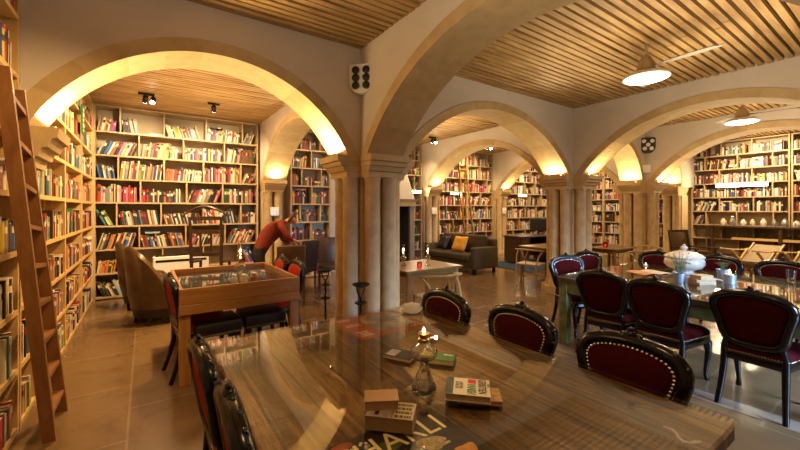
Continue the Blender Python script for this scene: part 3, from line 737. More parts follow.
# ------------------------------------------------------------------ box-sided pine table and what stands round it
px0, px1, py0, py1 = .24, 1.30, 3.68, 4.98
t = thing('pine_table', 'orange pine table with raised plank sides like a planter box', 'table')
b = bmesh.new(); bx(b, px0+.03, px1-.03, py0+.03, py1-.03, .66, .69); obj('tabletop', b, 'pallet', t)
for nm, q, m in (('side_plank', (px0, px1, py0, py0+.03), 'pallet'), ('side_plank', (px0, px1, py1-.03, py1), 'pallet'), ('side_plank', (px0, px0+.03, py0+.03, py1-.03), 'pallet'), ('side_plank', (px1-.03, px1, py0+.03, py1-.03), 'pallet')):
    b = bmesh.new(); rbox(b, *q, .715, .855, .004, 1); rbox(b, *q, .625, .712, .004, 1); obj(nm, b, m, t)
for x in (px0+.045, px1-.045):
    for y in (py0+.045, py1-.045):
        b = bmesh.new(); rbox(b, x-.045, x+.045, y-.045 if y > 4 else y-.015, y+.045 if y < 4 else y+.015, 0, .622, .005, 1); obj('leg', b, 'pallet_v', t)
b = bmesh.new(); bx(b, px0+.035, px1-.035, py0+.035, py1-.035, .800, .806); o = obj('glass_panel', b, 'tabletop_glass', t); o['label'] = 'glass panel set inside the plank sides'
b = bmesh.new(); bx(b, px0+.05, px1-.05, py0+.05, py1-.05, .780, .785); obj('runner', b, plain('patterned_runner', (.05, .06, .055), .7, var=1.0, scale=45), t)
for i, (x, y, m, lab) in enumerate(((.80, 3.86, 'cream_cloth', 'small cream jar in front of the chimney lamp'), (.91, 3.90, 'terracotta', 'small terracotta jar between cream and grey jars'), (1.01, 3.98, 'zinc', 'small grey jar on the pine table'), (.72, 3.92, 'ceramic', 'tiny white jar closest to the chimney lamp'))):
    t = thing('jar', lab, 'jar', (x, y, .807), 0, 'little jars on the pine table')
    b = bmesh.new(); lathe(b, [(0, 0), (.028, 0), (.034, .02), (.034, .06), (.022, .075), (.025, .085), (0, .086)], n=14); obj('jar_body', b, m, t, 50)
    b = bmesh.new(); lathe(b, [(0, .087), (.024, .087), (.02, .10), (0, .105)], n=12); obj('lid', b, 'steel', t, 50)
def stool(label, x, y):
    t = thing('stool', label, 'stool', (x, y, 0), A(4), 'black stools under the pine table')
    b = bmesh.new(); rbox(b, -.21, .21, -.19, .19, .36, .50, .03, 2); s = obj('seat', b, 'black_seat', t, 50)
    for yy in (-.192, .192):
        b = bmesh.new()
        for i in range(26): ball(b, (-.19+.38*i/25, yy, .385), .006, 1, 1, 1, 5, 4)
        obj('rivet_trim', b, 'stud', s, 60)
    for sx in (-.17, .17):
        for sy in (-.15, .15):
            b = bmesh.new(); tube(b, [(sx, sy, .37), (sx*1.05, sy*1.05, .2), (sx*.98, sy, .05), (sx*1.1, sy*1.1, 0)], [.026, .022, .016, .02], 8); obj('leg', b, 'black_wood', t, 50)
stool('black studded stool under the pine table, beside its front leg', .56, 3.97)
stool('black studded stool under the pine table, nearer the stone pillar', 1.0, 4.02)

# leather tub armchairs
def tub_chair(label, x, y, face, group='brown leather armchairs'):
    t = thing('leather_armchair', label, 'armchair', (x, y, 0), -A(face), group)
    n = 28; out, inn, top = [], [], []
    for i in range(n+1):
        a = math.radians(-62+ (180+124)*i/n)         # round the back, front open at +y
        ca, sa = math.cos(a), -math.sin(a)
        back = max(0, -sa if True else 0)
        u = abs(i/n*2-1); zt = .56+.50*max(0, 1-(u/.52)**2.4) if u < .52 else .56-.10*(u-.52)
        out.append((.36*ca, .34*sa)); inn.append((.275*ca, .255*sa)); top.append(zt)
    b = bmesh.new(); rs = []
    for i in range(n+1):
        (xo, yo), (xi, yi), zt = out[i], inn[i], top[i]; fl = (zt-.55)*.12
        rs.append([Vector((xo*.93, yo*.93, .22)), Vector((xo, yo-fl*.3, .40)), Vector((xo*1.02, yo*1.02-fl, zt-.05)), Vector(((xo+xi)/2, (yo+yi)/2-fl*1.2, zt)), Vector((xi, yi-fl, zt-.05)), Vector((xi, yi, .40)), Vector((xi*.95, yi*.95, .22))])
    rings(b, rs); obj('backrest', b, 'leather', t, 55)
    b = bmesh.new(); lathe(b, [(0, .24), (.25, .24), (.27, .30), (.27, .42), (.24, .46), (0, .475)], (0, .02, 0), 24); obj('seat', b, 'leather', t, 50)
    b = bmesh.new(); lathe(b, [(0, .10), (.29, .10), (.31, .22), (0, .22)], n=24); obj('base', b, 'black_seat', t, 40)
    for sx in (-.2, .2):
        for sy in (-.2, .2):
            b = bmesh.new(); tube(b, [(sx, sy, .10), (sx*1.05, sy*1.05, 0)], [.03, .018], 8); obj('leg', b, 'black_wood', t, 40)
tub_chair('brown leather tub armchair nearer the pine table', .16, 6.15, 70)
tub_chair('brown leather tub armchair half hidden behind the other, by the bookcase corner', .02, 7.15, 80)

# dark hall chair with an arched crest
t = thing('hall_chair', 'tall dark wooden chair with arched crest in front of the back bookcase', 'chair', (.90, 6.85, 0), A(-25))
for s in (-1, 1):
    b = bmesh.new(); tube(b, [(s*.22, -.2, 0), (s*.22, -.2, .5), (s*.23, -.22, 1.0), (s*.235, -.25, 1.42)], [.028, .028, .026, .024], 8); obj('post', b, 'dark_wood', t, 50)
    b = bmesh.new(); tube(b, [(s*.23, .22, 0), (s*.23, .22, .66)], .024, 8); obj('leg', b, 'dark_wood', t, 50)
    b = bmesh.new(); tube(b, [(s*.23, -.22, .70), (s*.25, 0, .68), (s*.24, .24, .67)], .026, 8); obj('arm', b, 'dark_wood', t, 50)
b = bmesh.new(); tube(b, [(-.36+.72*i/16, -.25, 1.43+.16*math.sin(PI*i/16)) for i in range(17)], [.014+.022*math.sin(PI*i/16) for i in range(17)], 8, flat=.6); obj('crest_rail', b, 'dark_wood', t, 50)
for z in (.82, 1.18, 1.40):
    b = bmesh.new(); bar(b, (-.225, -.225-.03*(z-.8), z), (.225, -.225-.03*(z-.8), z), .03, .06); obj('rail', b, 'dark_wood', t)
for x in (-.08, .08):
    b = bmesh.new(); bar(b, (x, -.228, .84), (x, -.24, 1.18), .03, .016); obj('splat', b, 'dark_wood', t)
b = bmesh.new(); rbox(b, -.25, .25, -.22, .25, .42, .48, .015, 1); obj('seat', b, 'dark_wood', t)

# convector heater below the back bookcase
t = thing('convector_heater', 'white metal convector heater standing low against the back bookcase', 'heater', (.55, 7.86, 0))
b = bmesh.new(); rbox(b, -.44, .44, -.09, .09, .06, .70, .012, 2); obj('casing', b, 'white_enamel', t)
b = bmesh.new(); bx(b, -.40, .40, -.07, .07, .7005, .712); obj('grille', b, 'iron', t)
b = bmesh.new(); bx(b, -.40, .40, -.094, -.0905, .60, .64); obj('vent_slot', b, 'iron', t)
for x in (-.36, .36):
    b = bmesh.new(); bx(b, x-.03, x+.03, -.08, .08, 0, .06); obj('foot', b, 'iron', t)

# iron candle stands beside the pillar
def candle_stand(label, x, y, H_):
    t = thing('candle_stand', label, 'candle stand', (x, y, 0), A(15), 'iron candle stands beside the pillar')
    b = bmesh.new(); lathe(b, [(0, H_-.03), (.055, H_-.03), (.085, H_-.012), (.088, H_), (.082, H_), (.055, H_-.02), (0, H_-.02)], n=20); obj('drip_tray', b, 'iron', t, 40)
    b = bmesh.new()
    for s in (-1, 1): tube(b, [(s*.055, 0, H_-.03), (s*.05, 0, H_-.07), (s*.02, 0, H_-.12), (0, 0, H_-.15)], .008, 6)
    obj('yoke', b, 'iron', t, 50)
    b = bmesh.new(); n = 26; tube(b, [(.004*math.cos(i*1.6), .004*math.sin(i*1.6), .12+(H_-.26)*i/n) for i in range(n+1)], .012, 6); obj('stem', b, 'iron', t, 40)
    b = bmesh.new()
    for z in (H_-.19, H_*.55): tube(b, [(.055*math.cos(2*PI*i/18), .055*math.sin(2*PI*i/18), z) for i in range(18)], .008, 6, closed=True); [bar(b, (.055*math.cos(q), .055*math.sin(q), z), (-.055*math.cos(q), -.055*math.sin(q), z), .01, .01) for q in (0, PI/2)]
    obj('ring', b, 'iron', t, 40)
    for k in range(3):
        a = 2*PI*k/3; b = bmesh.new(); tube(b, [(0, 0, .14), (.08*math.cos(a), .08*math.sin(a), .12), (.15*math.cos(a), .15*math.sin(a), .03), (.175*math.cos(a), .175*math.sin(a), .0)], .010, 6); obj('leg', b, 'iron', t, 50)
candle_stand('black iron candle stand in front of the pillar\'s pale shafts', 1.78, 3.26, .80)
candle_stand('black iron candle stand farther back, beside the pillar', 1.86, 4.33, .79)
# ------------------------------------------------------------------ bookcases and their books
TIERS = [.05, .455, .86, 1.265, 1.67, 2.075, 2.48, 2.885]
SH = .028
BOOKS = []                                             # every book: dict(...)
PAL = [('white', (.62, .58, .50)), ('cream', (.60, .48, .30)), ('pale grey', (.42, .40, .37)), ('grey', (.20, .19, .18)), ('black', (.012, .011, .012)), ('charcoal', (.04, .038, .04)),
       ('red', (.42, .03, .02)), ('dark red', (.16, .014, .012)), ('orange', (.55, .17, .02)), ('yellow', (.60, .40, .04)), ('lime green', (.24, .33, .05)), ('green', (.04, .17, .05)),
       ('dark green', (.018, .065, .03)), ('teal', (.03, .20, .20)), ('pale blue', (.25, .38, .48)), ('blue', (.04, .12, .35)), ('navy', (.015, .025, .09)), ('purple', (.15, .05, .24)),
       ('pink', (.55, .18, .25)), ('magenta', (.40, .03, .14)), ('brown', (.13, .06, .022)), ('dark brown', (.05, .025, .012)), ('tan', (.38, .24, .11)), ('terracotta', (.33, .11, .04))]
MIXED = [9, 8, 4, 3, 4, 3, 5, 4, 2.5, 2, .8, 1.2, 1.5, .7, 1.5, 1.8, 2, 1.2, 1.6, 1, 2.5, 1.5, 3, 2]
OLD = [1, 2, .5, .5, 2, 1, 1, 5, .5, .5, .2, 1.5, 3, .2, .2, .5, 1, .2, .2, .2, 5, 4, 2, 2]
PALE = [12, 8, 5, 4, 8, 6, 2.5, 2, 1.5, 1, .3, .5, 1, .5, 2, 1.5, 2.5, .5, .7, .4, 2.5, 2, 3, 1.5]
def bookcase(label, loc, rz, length, shelves, top, desc, seed, weights=MIXED, pitch=.62, lean=.25, back='grey_back', depth=.34, group='pine bookcases lining the walls', fill=.97, gap=.1, skip=(), wash=None, tmin=.016, tmax=.042, hmax=.31, stack=.1, inset=.004, yb=(.012, .05), pm='pine_grey'):
    t = thing('bookcase', label, 'bookcase', loc, rz, group)
    rnd = random.Random(seed); e = .03
    b = bmesh.new(); bx(b, 0, length, depth-.012, depth, 0, top); obj('back_panel', b, back, t)
    for x in (0, length-e):
        b = bmesh.new(); bx(b, x, x+e, 0, depth-.012, 0, top); obj('side_panel', b, pm+'_vert', t)
    zs = list(shelves)+[top]
    n = max(1, round(length/pitch))
    for i, z in enumerate(zs):
        b = bmesh.new(); bx(b, e, length-e, .0, depth-.012, z-(SH if pm != 'pine' else .036), z); obj('shelf', b, pm, t)
    M4 = Matrix.Translation(loc) @ rotz(rz)
    for i, z in enumerate(zs[:-1]):
        z1 = zs[i+1]-(SH if pm != 'pine' else .036); hc = z1-z
        off = (i % 2)*.5
        xs = [length*(k+off+rnd.uniform(-.06, .06))/n for k in range(n+1)]
        xs = [x for x in xs if .16 < x < length-.16]
        edges = [e]+xs+[length-e]
        for x in xs:
            b = bmesh.new(); bx(b, x-.011, x+.011, inset, depth-.014, z, z1); obj('divider', b, pm+'_vert', t)
        ordn = 0
        for c, (a, d) in enumerate(zip(edges[:-1], edges[1:])):
            a += .013; d -= .013
            if any(zi == i and a < x1 and d > x0 for zi, x0, x1 in skip): continue
            x = a; end = a+(d-a)*(1 if rnd.random() > gap else rnd.uniform(.45, .85))*min(1, fill+rnd.uniform(-.12, .12))
            base = rnd.uniform(.21, min(hmax-.02, hc-.05))
            cmode = (rnd.choice((-1, 1, 1)) if rnd.random() < lean else 0); cth = A(rnd.uniform(6, 26))
            if cmode == -1: x += base*math.sin(cth)*.9
            if cmode == 1: end = min(end, d-base*math.sin(cth)*1.02)
            while x < end-.02:
                runlen = rnd.randint(4, 11); hbase = min(hc-.03, base+rnd.uniform(-.03, .03)); col0 = rnd.choices(range(24), weights)[0]; same = rnd.random() < .05
                mode = cmode; th = cth if cmode else 0
                last = None
                for k in range(runlen):
                    w = rnd.uniform(tmin, tmax)*rnd.choice((.75, 1, 1, 1.15)); hh = min(hc-.02, hbase*rnd.uniform(.84, 1.06)); dp = min(depth-.06, rnd.uniform(.12, .19))
                    if same: hh = hbase; w = (tmin+tmax)/2
                    stepx = w/math.cos(th) if mode else w
                    if x+stepx*1.02 > end: break
                    ci = col0 if same else rnd.choices(range(24), weights)[0]
                    yo = rnd.uniform(*yb)
                    if mode == 1:       # top moves right, stands on its lower right corner
                        R_ = Matrix.Translation((x+w*math.cos(th), yo, z)) @ Matrix.Rotation(th, 4, 'Y') @ Matrix.Translation((-w, 0, 0))
                    elif mode == -1:
                        R_ = Matrix.Translation((x, yo, z)) @ Matrix.Rotation(-th, 4, 'Y')
                    else: R_ = Matrix.Translation((x, yo, z))
                    ordn += 1
                    BOOKS.append(dict(M=M4 @ R_, s=(w*.97, dp, hh), c=ci, band=rnd.choice((0, 0, 1, 2, 3, 4)), n=ordn, tier=i, desc=desc, st='leaning' if mode else ('slim' if w < .02 else 'thick' if w > .036 else 'upright')))
                    x += stepx
                x += rnd.choice((0, 0, .002, .012))
            # a book or two lying on top of the row / in the gap
            if rnd.random() < stack and d-a > .3 and hc-base > .09:
                zt = z+base*1.06+.004; w = rnd.uniform(.02, .03)
                if zt+w < z1-.005:
                    x0 = a+rnd.uniform(0, max(.0, (d-a)*.4)); hh = .22
                    if x0+hh < d:
                        ordn += 1
                        BOOKS.append(dict(M=M4 @ Matrix.Translation((x0, .03, zt+w)) @ Matrix.Rotation(PI/2, 4, 'Y'), s=(w, .14, hh), c=rnd.choices(range(24), weights)[0], band=1, n=ordn, tier=i, desc=desc, st='flat-lying'))
            elif end < d-.14:
                zz = z; k = 0
                while k < rnd.randint(1, 4) and zz+.04 < z1:
                    w = rnd.uniform(.02, .035); hh = min(.2, d-end-.02); k += 1
                    if hh < .1: break
                    ordn += 1
                    BOOKS.append(dict(M=M4 @ Matrix.Translation((d-hh-.005, .03, zz+w)) @ Matrix.Rotation(PI/2, 4, 'Y'), s=(w*.97, .13, hh), c=rnd.choices(range(24), weights)[0], band=1, n=ordn, tier=i, desc=desc, st='flat-lying'))
                    zz += w
    return t
XL = X0; top = 3.325
bookcase('pine bookcase at the photo edge, left of the brown ladder', (XL, 2.45, 0), PI/2, 1.155, TIERS, top, 'bookcase left of the ladder', 11, pitch=.5, lean=.12, back='pine_back', fill=.97, gap=.05, inset=.1, yb=(.004, .02), pm='pine', tmin=.02, tmax=.05)
bookcase('low pine bookcase under the stone corbel, behind the ladder', (XL, 3.635, 0), PI/2, .485, TIERS[:5], 1.85, 'low bookcase under the corbel', 12, pitch=.5, lean=.1, back='pine_back', fill=.97, inset=.1, yb=(.004, .02), pm='pine')
DARK = [2, 4, 2, 2, 5, 4, 3, 4, 2, 1.5, .6, 1.5, 2, 1.2, 1, 2, 2, 1, 1, .8, 4, 4, 3, 2.5]
lp = dict(weights=DARK, pitch=.43, lean=.12, hmax=.29, inset=.13, yb=(.002, .02), pm='pine', tmin=.02, tmax=.05, back='pine_back', fill=.95, gap=.10)
bookcase('pine bookcase just right of the ladder, along the long side wall', (XL, 4.125, 0), PI/2, 1.29, TIERS, top, 'bookcase just right of the ladder', 13, **lp)
bookcase('pine side-wall bookcase between the ladder\'s neighbour and the corner one', (XL, 5.42, 0), PI/2, 1.29, TIERS, top, 'middle bookcase of the side wall', 14, **lp)
bookcase('pine side-wall bookcase that meets the back corner', (XL, 6.715, 0), PI/2, 1.28, TIERS, top, 'side-wall bookcase meeting the corner', 15, **lp)
bookcase('wide bookcase with slanting colourful books behind the leather armchairs', (XL, YF, 0), 0, 2.66, TIERS, top, 'bookcase behind the leather armchairs', 21, pitch=.62, lean=.75, skip=((0, .75, 2.0), (1, .75, 2.0)), fill=1.0, gap=.04, stack=.12, tmin=.015, tmax=.038, hmax=.335)
bookcase('bookcase of dark old books behind the iron candle stands', (2.62, YF, 0), 0, .95, TIERS, top, 'bookcase behind the candle stands', 22, OLD, pitch=.5, lean=.12, fill=.9)
bookcase('narrow bookcase of old books right of the stone fireplace', (5.76, YF, 0), 0, .52, TIERS, top, 'narrow bookcase beside the fireplace', 23, OLD, pitch=.47, lean=.1)
bookcase('tall bookcase behind the olive sofa', (6.88, YF, 0), 0, 1.14, TIERS, top, 'bookcase behind the sofa', 24, pitch=.55, lean=.3, tmin=.02, tmax=.048)
bookcase('tall bookcase with a leaning library ladder, beyond the sofa', (8.03, YF, 0), 0, 1.14, TIERS, top, 'bookcase behind the pale ladder', 25, pitch=.55, lean=.3, tmin=.02, tmax=.048)
bookcase('bookcase filling the far corner beyond the dark desk', (9.83, YF, 0), 0, 2.60, TIERS, top, 'bookcase beyond the dark desk', 26, PALE, pitch=.6, lean=.2, tmin=.02, tmax=.05)
T2 = [.05, .42, .78, 1.14, 1.50, 1.865, 2.23, 2.60, 2.96]
bookcase('counter-wall bookcase next to the far corner', (XR, 7.98, 0), -PI/2, 1.80, T2, top, 'counter-wall bookcase next to the corner', 31, PALE, pitch=.6, lean=.1, tmin=.022, tmax=.05)
bookcase('bookcase glimpsed between the two far pillars', (XR, 6.17, 0), -PI/2, 2.0, T2, top, 'bookcase glimpsed between far pillars', 32, PALE, pitch=.6, lean=.1, tmin=.022, tmax=.05)
rp = dict(pitch=.68, lean=.08, tmin=.018, tmax=.042, hmax=.275, gap=.12, fill=.97, stack=.05)
bookcase('bookcase on the counter wall, with the bright strip lamp', (XR, 3.79, 0), -PI/2, 1.90, T2, top, 'counter bookcase with the strip lamp', 33, PALE, skip=((0, 0, 9), (1, 0, 9), (2, .55, 9), (3, .4, 9)), **rp)
bookcase('bookcase on the counter wall behind the folding loungers', (XR, 1.87, 0), -PI/2, 1.62, T2, top, 'counter bookcase behind the loungers', 34, PALE, skip=((0, 0, 9), (1, 0, 9), (2, 0, 9), (3, 0, 9)), **rp)

# counter in front of it with jars and glasses
t = thing('counter', 'dark wooden serving counter along the far bookcases', 'counter')
b = bmesh.new(); rbox(b, XR-.36, XR-.005, .3, 3.38, 1.085, 1.13, .006, 1); obj('worktop', b, 'dark_wood', t)
for y in (.5, 2.0, 3.25):
    b = bmesh.new(); bx(b, XR-.34, XR-.28, y-.03, y+.03, 0, 1.085); obj('leg', b, 'dark_wood', t)
rnd = random.Random(9); order = ('nearest the fluted pillar', 'second', 'third', 'fourth', 'fifth', 'sixth', 'seventh', 'eighth', 'ninth', 'tenth', 'eleventh', 'twelfth')
for i in range(12):
    y = 3.05-i*.185; m, nm = (('ceramic', 'white'), ('ink', 'black'), ('steel', 'silver'), ('cream_cloth', 'cream'))[rnd.randrange(4)]
    rr = rnd.uniform(.045, .07); hh = rnd.uniform(.15, .27)
    t = thing('pot', f'{nm} pot on the dark counter, ' + ('nearest the fluted pillar' if i == 0 else f'{order[i]} along from the fluted pillar'), 'pot', (XR-.19+rnd.uniform(-.04, .04), y, 1.13), rnd.uniform(0, 6), 'pots along the dark counter')
    b = bmesh.new(); lathe(b, [(0, 0), (rr*.8, 0), (rr, hh*.3), (rr*.95, hh*.6), (rr*.6, hh*.8), (rr*.65, hh*.84), (0, hh*.85)], n=16); obj('pot_body', b, m, t, 50)
    b = bmesh.new(); lathe(b, [(rr*.62, hh*.86), (rr*.4, hh*.93), (rr*.12, hh*.95), (rr*.14, hh), (0, hh*1.02)], n=12); obj('lid', b, m, t, 50)
    b = bmesh.new(); tube(b, [(rr*.85, 0, hh*.65), (rr*1.5, 0, hh*.6), (rr*1.45, 0, hh*.3), (rr*.95, 0, hh*.25)], .008, 6); obj('handle', b, m, t, 50)
t = thing('glass_rack', 'pale wooden rack holding a row of glasses under the counter', 'rack', (XR-.16, 2.25, .78), -PI/2)
b = bmesh.new(); bx(b, -.62, .62, -.13, .13, .002, .02); bx(b, -.62, .62, -.14, -.12, .002, .06); obj('tray', b, 'pine', t)
for i in range(8):
    g = thing('goblet', f'clear goblet in the rack under the counter, {order[i] if i else "first"} from the pillar end', 'glass', (XR-.16, 2.25+.52-i*.148, .801), 0, 'goblets in the rack under the counter')
    b = bmesh.new(); lathe(b, [(0, 0), (.032, 0), (.006, .01), (.006, .05), (.035, .08), (.042, .12), (.036, .16), (.034, .16), (.038, .12), (.03, .085), (0, .06)], n=14); obj('bowl', b, 'clear', g, 40)

# ------------------------------------------------------------------ ladders
def ladder(name, label, A0, A1, B0, B1, w, d, n, m, up=(1, 0, 0), tread=None):
    t = thing(name, label, 'ladder')
    for p, q in ((A0, A1), (B0, B1)):
        b = bmesh.new(); bar(b, p, q, w, d, up=up); obj('rail', b, m, t)
    for i in range(n):
        u = (i+.7)/(n+.3); p = Vector(A0).lerp(Vector(A1), u); q = Vector(B0).lerp(Vector(B1), u)
        b = bmesh.new(); bar(b, p, q, *(tread or (d*.85, .028))); obj('rung', b, m, t)
    return t
ladder('library_ladder', 'dark brown wooden ladder leaning on the left bookcases', (-.525, 3.35, .0), (-.665, 2.99, 2.36), (-.525, 3.80, .0), (-.66, 3.27, 2.30), .034, .068, 9, 'ladder')
ladder('library_ladder', 'slim pale ladder leaning on the bookcases beyond the sofa', (7.55, 7.55, .0), (7.62, 7.95, 2.9), (7.93, 7.55, .0), (7.9, 7.95, 2.9), .03, .05, 10, 'oak_v', up=(0, 1, 0), tread=(.03, .022))

M['jamb_stone'] = plain('jamb_stone', (.20, .16, .11), .8)
M['sling'] = plain('sling_cloth', (.30, .23, .14), .9)
# ------------------------------------------------------------------ fireplace
t = thing('fireplace', 'stone fireplace with plastered tapering hood, right of the big pillar', 'fireplace', (5.12, 0, 0))
yb = YW1
def frus(b, z0, z1, a, c):
    rings(b, [[Vector((x0, y, z)) for x0, y in ((q[0], q[2]), (q[1], q[2]), (q[1], yb), (q[0], yb))] for q, z in ((a, z0), (c, z1))])
b = bmesh.new(); frus(b, 1.80, 2.5, (-.62, .62, 7.62), (-.50, .50, 7.80)); frus(b, 2.5, 3.46, (-.50, .50, 7.80), (-.46, .46, 7.84)); obj('hood', b, 'hood', t)
b = bmesh.new(); frus(b, 1.62, 1.72, (-.64, .64, 7.60), (-.64, .64, 7.60)); frus(b, 1.72, 1.80, (-.64, .64, 7.60), (-.70, .70, 7.54)); obj('mantel', b, 'stone_dark', t)
for s in (-1, 1):
    b = bmesh.new(); bx(b, s*.56-.07, s*.56+.07, 7.64, yb, 0, 1.62); obj('jamb', b, 'jamb_stone', t)
b = bmesh.new(); bx(b, -.48, .48, yb-.05, yb-.005, .06, 1.62); bx(b, -.489, -.48, 7.7, yb-.05, .06, 1.62); bx(b, .48, .489, 7.7, yb-.05, .06, 1.62); obj('fireback', b, 'soot', t)
b = bmesh.new(); bx(b, -.48, .48, 7.64, yb-.05, 0, .06); obj('hearth', b, 'soot', t)
for x, y in ((-.1, 8.05), (.1, 8.0), (.0, 8.1)):
    b = bmesh.new(); tube(b, [(x-.22, y-.02, .12+.05*abs(x)), (x+.18, y+.05, .13)], .05, 8); obj('log', b, 'dark_wood', t)

# ------------------------------------------------------------------ light wood furniture
def wood_table(name, label, x0, x1, y0, y1, H_=.75, leg=.028, group=None):
    t = thing(name, label, 'table', group=group)
    b = bmesh.new(); rbox(b, x0, x1, y0, y1, H_-.03, H_, .008, 2); obj('tabletop', b, 'oak', t)
    for x, s in ((x0+.07, -1), (x1-.07, 1)):
        for y, r in ((y0+.07, -1), (y1-.07, 1)):
            b = bmesh.new(); tube(b, [(x, y, H_-.03), (x+s*.02, y+r*.02, 0)], [leg*1.25, leg*.8], 10); obj('leg', b, 'oak_v', t, 50)
    b = bmesh.new()
    for q in ((x0+.06, x1-.06, y0+.06, y0+.08), (x0+.06, x1-.06, y1-.08, y1-.06), (x0+.06, x0+.08, y0+.08, y1-.08), (x1-.08, x1-.06, y0+.08, y1-.08)): bx(b, *q, H_-.10, H_-.03)
    obj('apron', b, 'oak', t)
    return t
wood_table('coffee_table', 'light wood table with candle and oil lamps, right of the big pillar', 2.74, 3.72, 3.80, 4.60)
wood_table('wooden_table', 'light wood table behind the fluted pillar, with the wishbone chair', 6.70, 8.20, 4.35, 5.15)
wood_table('wooden_table', 'small light wood table between the two fluted pillars', 7.65, 8.55, 3.55, 4.15, .75, .03)
def wishbone(label, x, y, face, group='light wood wishbone chairs'):
    t = thing('wishbone_chair', label, 'chair', (x, y, 0), -A(face), group)
    b = bmesh.new(); n = 18
    tube(b, [(.275*math.cos(A(-10+200*i/n)), -.04-.26*math.sin(A(-10+200*i/n)), .70+.04*math.sin(PI*i/n)) for i in range(n+1)], [.013+.009*math.sin(PI*i/n) for i in range(n+1)], 8, flat=.8); obj('top_rail', b, 'ash', t, 50)
    for s in (-1, 1):
        b = bmesh.new(); tube(b, [(s*.20, -.20, 0), (s*.205, -.21, .42), (s*.235, -.13, .60), (s*.262, -.0, .70)], [.014, .018, .016, .012], 8); obj('leg', b, 'ash', t, 50)
        b = bmesh.new(); tube(b, [(s*.235, .20, 0), (s*.235, .20, .45)], [.014, .018], 8); obj('leg', b, 'ash', t, 50)
    b = bmesh.new()
    tube(b, [(0, -.215, .42), (0, -.25, .55)], .014, 6, flat=.6)
    for s in (-1, 1): tube(b, [(0, -.25, .54), (s*.04, -.275, .64), (s*.075, -.285, .735)], .012, 6, flat=.6)
    obj('splat', b, 'ash', t, 50)
    b = bmesh.new(); rbox(b, -.235, .235, -.20, .21, .415, .445, .014, 2); obj('seat', b, 'cream_cloth', t, 40)
    b = bmesh.new()
    for s in (-1, 1): tube(b, [(s*.205, -.205, .26), (s*.235, .20, .26)], .010, 6)
    tube(b, [(-.235, .20, .30), (.235, .20, .30)], .010, 6); tube(b, [(-.205, -.205, .2), (.205, -.205, .2)], .010, 6)
    obj('stretcher', b, 'ash', t, 50)
    return t
wishbone('light wishbone chair pulled up to the candle-lit table, its curved rail facing us', 3.10, 3.62, 4)
wishbone('light wishbone chair at the end of the table behind the fluted pillar', 6.52, 4.70, 78)
wishbone('light wishbone chair between the small table and the far pillar', 8.72, 3.42, -110)
wishbone('light wishbone chair in front of the small table between the fluted pillars', 8.10, 3.36, 10)
t = thing('candle_jar', 'red glass candle jar glowing on the light wood coffee table', 'candle', (3.08, 3.98, .752))
b = bmesh.new(); lathe(b, [(0, 0), (.03, 0), (.036, .02), (.036, .075), (.033, .075), (.033, .01), (0, .008)], n=18); obj('jar_body', b, 'red_glass', t, 40)
b = bmesh.new(); lathe(b, [(0, .012), (.009, .02), (.010, .032), (0, .05)], n=8); obj('flame', b, 'flame', t, 60)
t = thing('candle_jar', 'small red candle jar on the table between the fluted pillars', 'candle', (7.95, 3.90, .752))
b = bmesh.new(); lathe(b, [(0, 0), (.04, 0), (.048, .02), (.048, .10), (.044, .10), (.044, .01), (0, .008)], n=18); obj('jar_body', b, 'red_glass', t, 40)
b = bmesh.new(); lathe(b, [(0, .012), (.010, .022), (.011, .04), (0, .06)], n=8); obj('flame', b, 'flame', t, 60)
t = thing('candle_jar', 'pale candle jar on the table behind the fluted pillar', 'candle', (7.15, 4.70, .752))
b = bmesh.new(); lathe(b, [(0, 0), (.04, 0), (.05, .02), (.05, .08), (.045, .08), (.045, .01), (0, .008)], n=18); obj('jar_body', b, 'clear', t, 40)
b = bmesh.new(); lathe(b, [(0, .012), (.010, .022), (.011, .04), (0, .06)], n=8); obj('flame', b, 'flame', t, 60)

# sofa
t = thing('sofa', 'olive-brown fabric sofa in front of the tall bookcases', 'sofa', (0, 0, 0))
sx0, sx1, sy0, sy1 = 6.25, 7.15, 6.05, 7.92
b = bmesh.new(); rbox(b, sx0+.06, sx1, sy0+.02, sy1-.02, .12, .30, .02, 2); obj('base', b, 'sofa', t)
for y0, y1 in ((sy0+.16, (sy0+sy1)/2-.003), ((sy0+sy1)/2+.003, sy1-.16)):
    b = bmesh.new(); rbox(b, sx0, sx1-.25, y0, y1, .305, .46, .045, 3); obj('seat_cushion', b, 'sofa', t, 60)
    b = bmesh.new(); rbox(b, -.09, .09, y0, y1, 0, .46, .06, 3, mtx=T(sx1-.30, 0, .44) @ Matrix.Rotation(A(10), 4, 'Y')); obj('back_cushion', b, 'sofa', t, 60)
b = bmesh.new(); rbox(b, sx1-.2, sx1, sy0+.02, sy1-.02, .30, .82, .05, 3); obj('backrest', b, 'sofa', t, 60)
for y0 in (sy0, sy1-.15):
    b = bmesh.new(); rbox(b, sx0+.04, sx1-.02, y0, y0+.15, .12, .64, .04, 3); obj('arm', b, 'sofa', t, 60)
for x in (sx0+.12, sx1-.1):
    for y in (sy0+.08, sy1-.08):
        b = bmesh.new(); bx(b, x-.03, x+.03, y-.03, y+.03, 0, .12); obj('leg', b, 'black_wood', t)
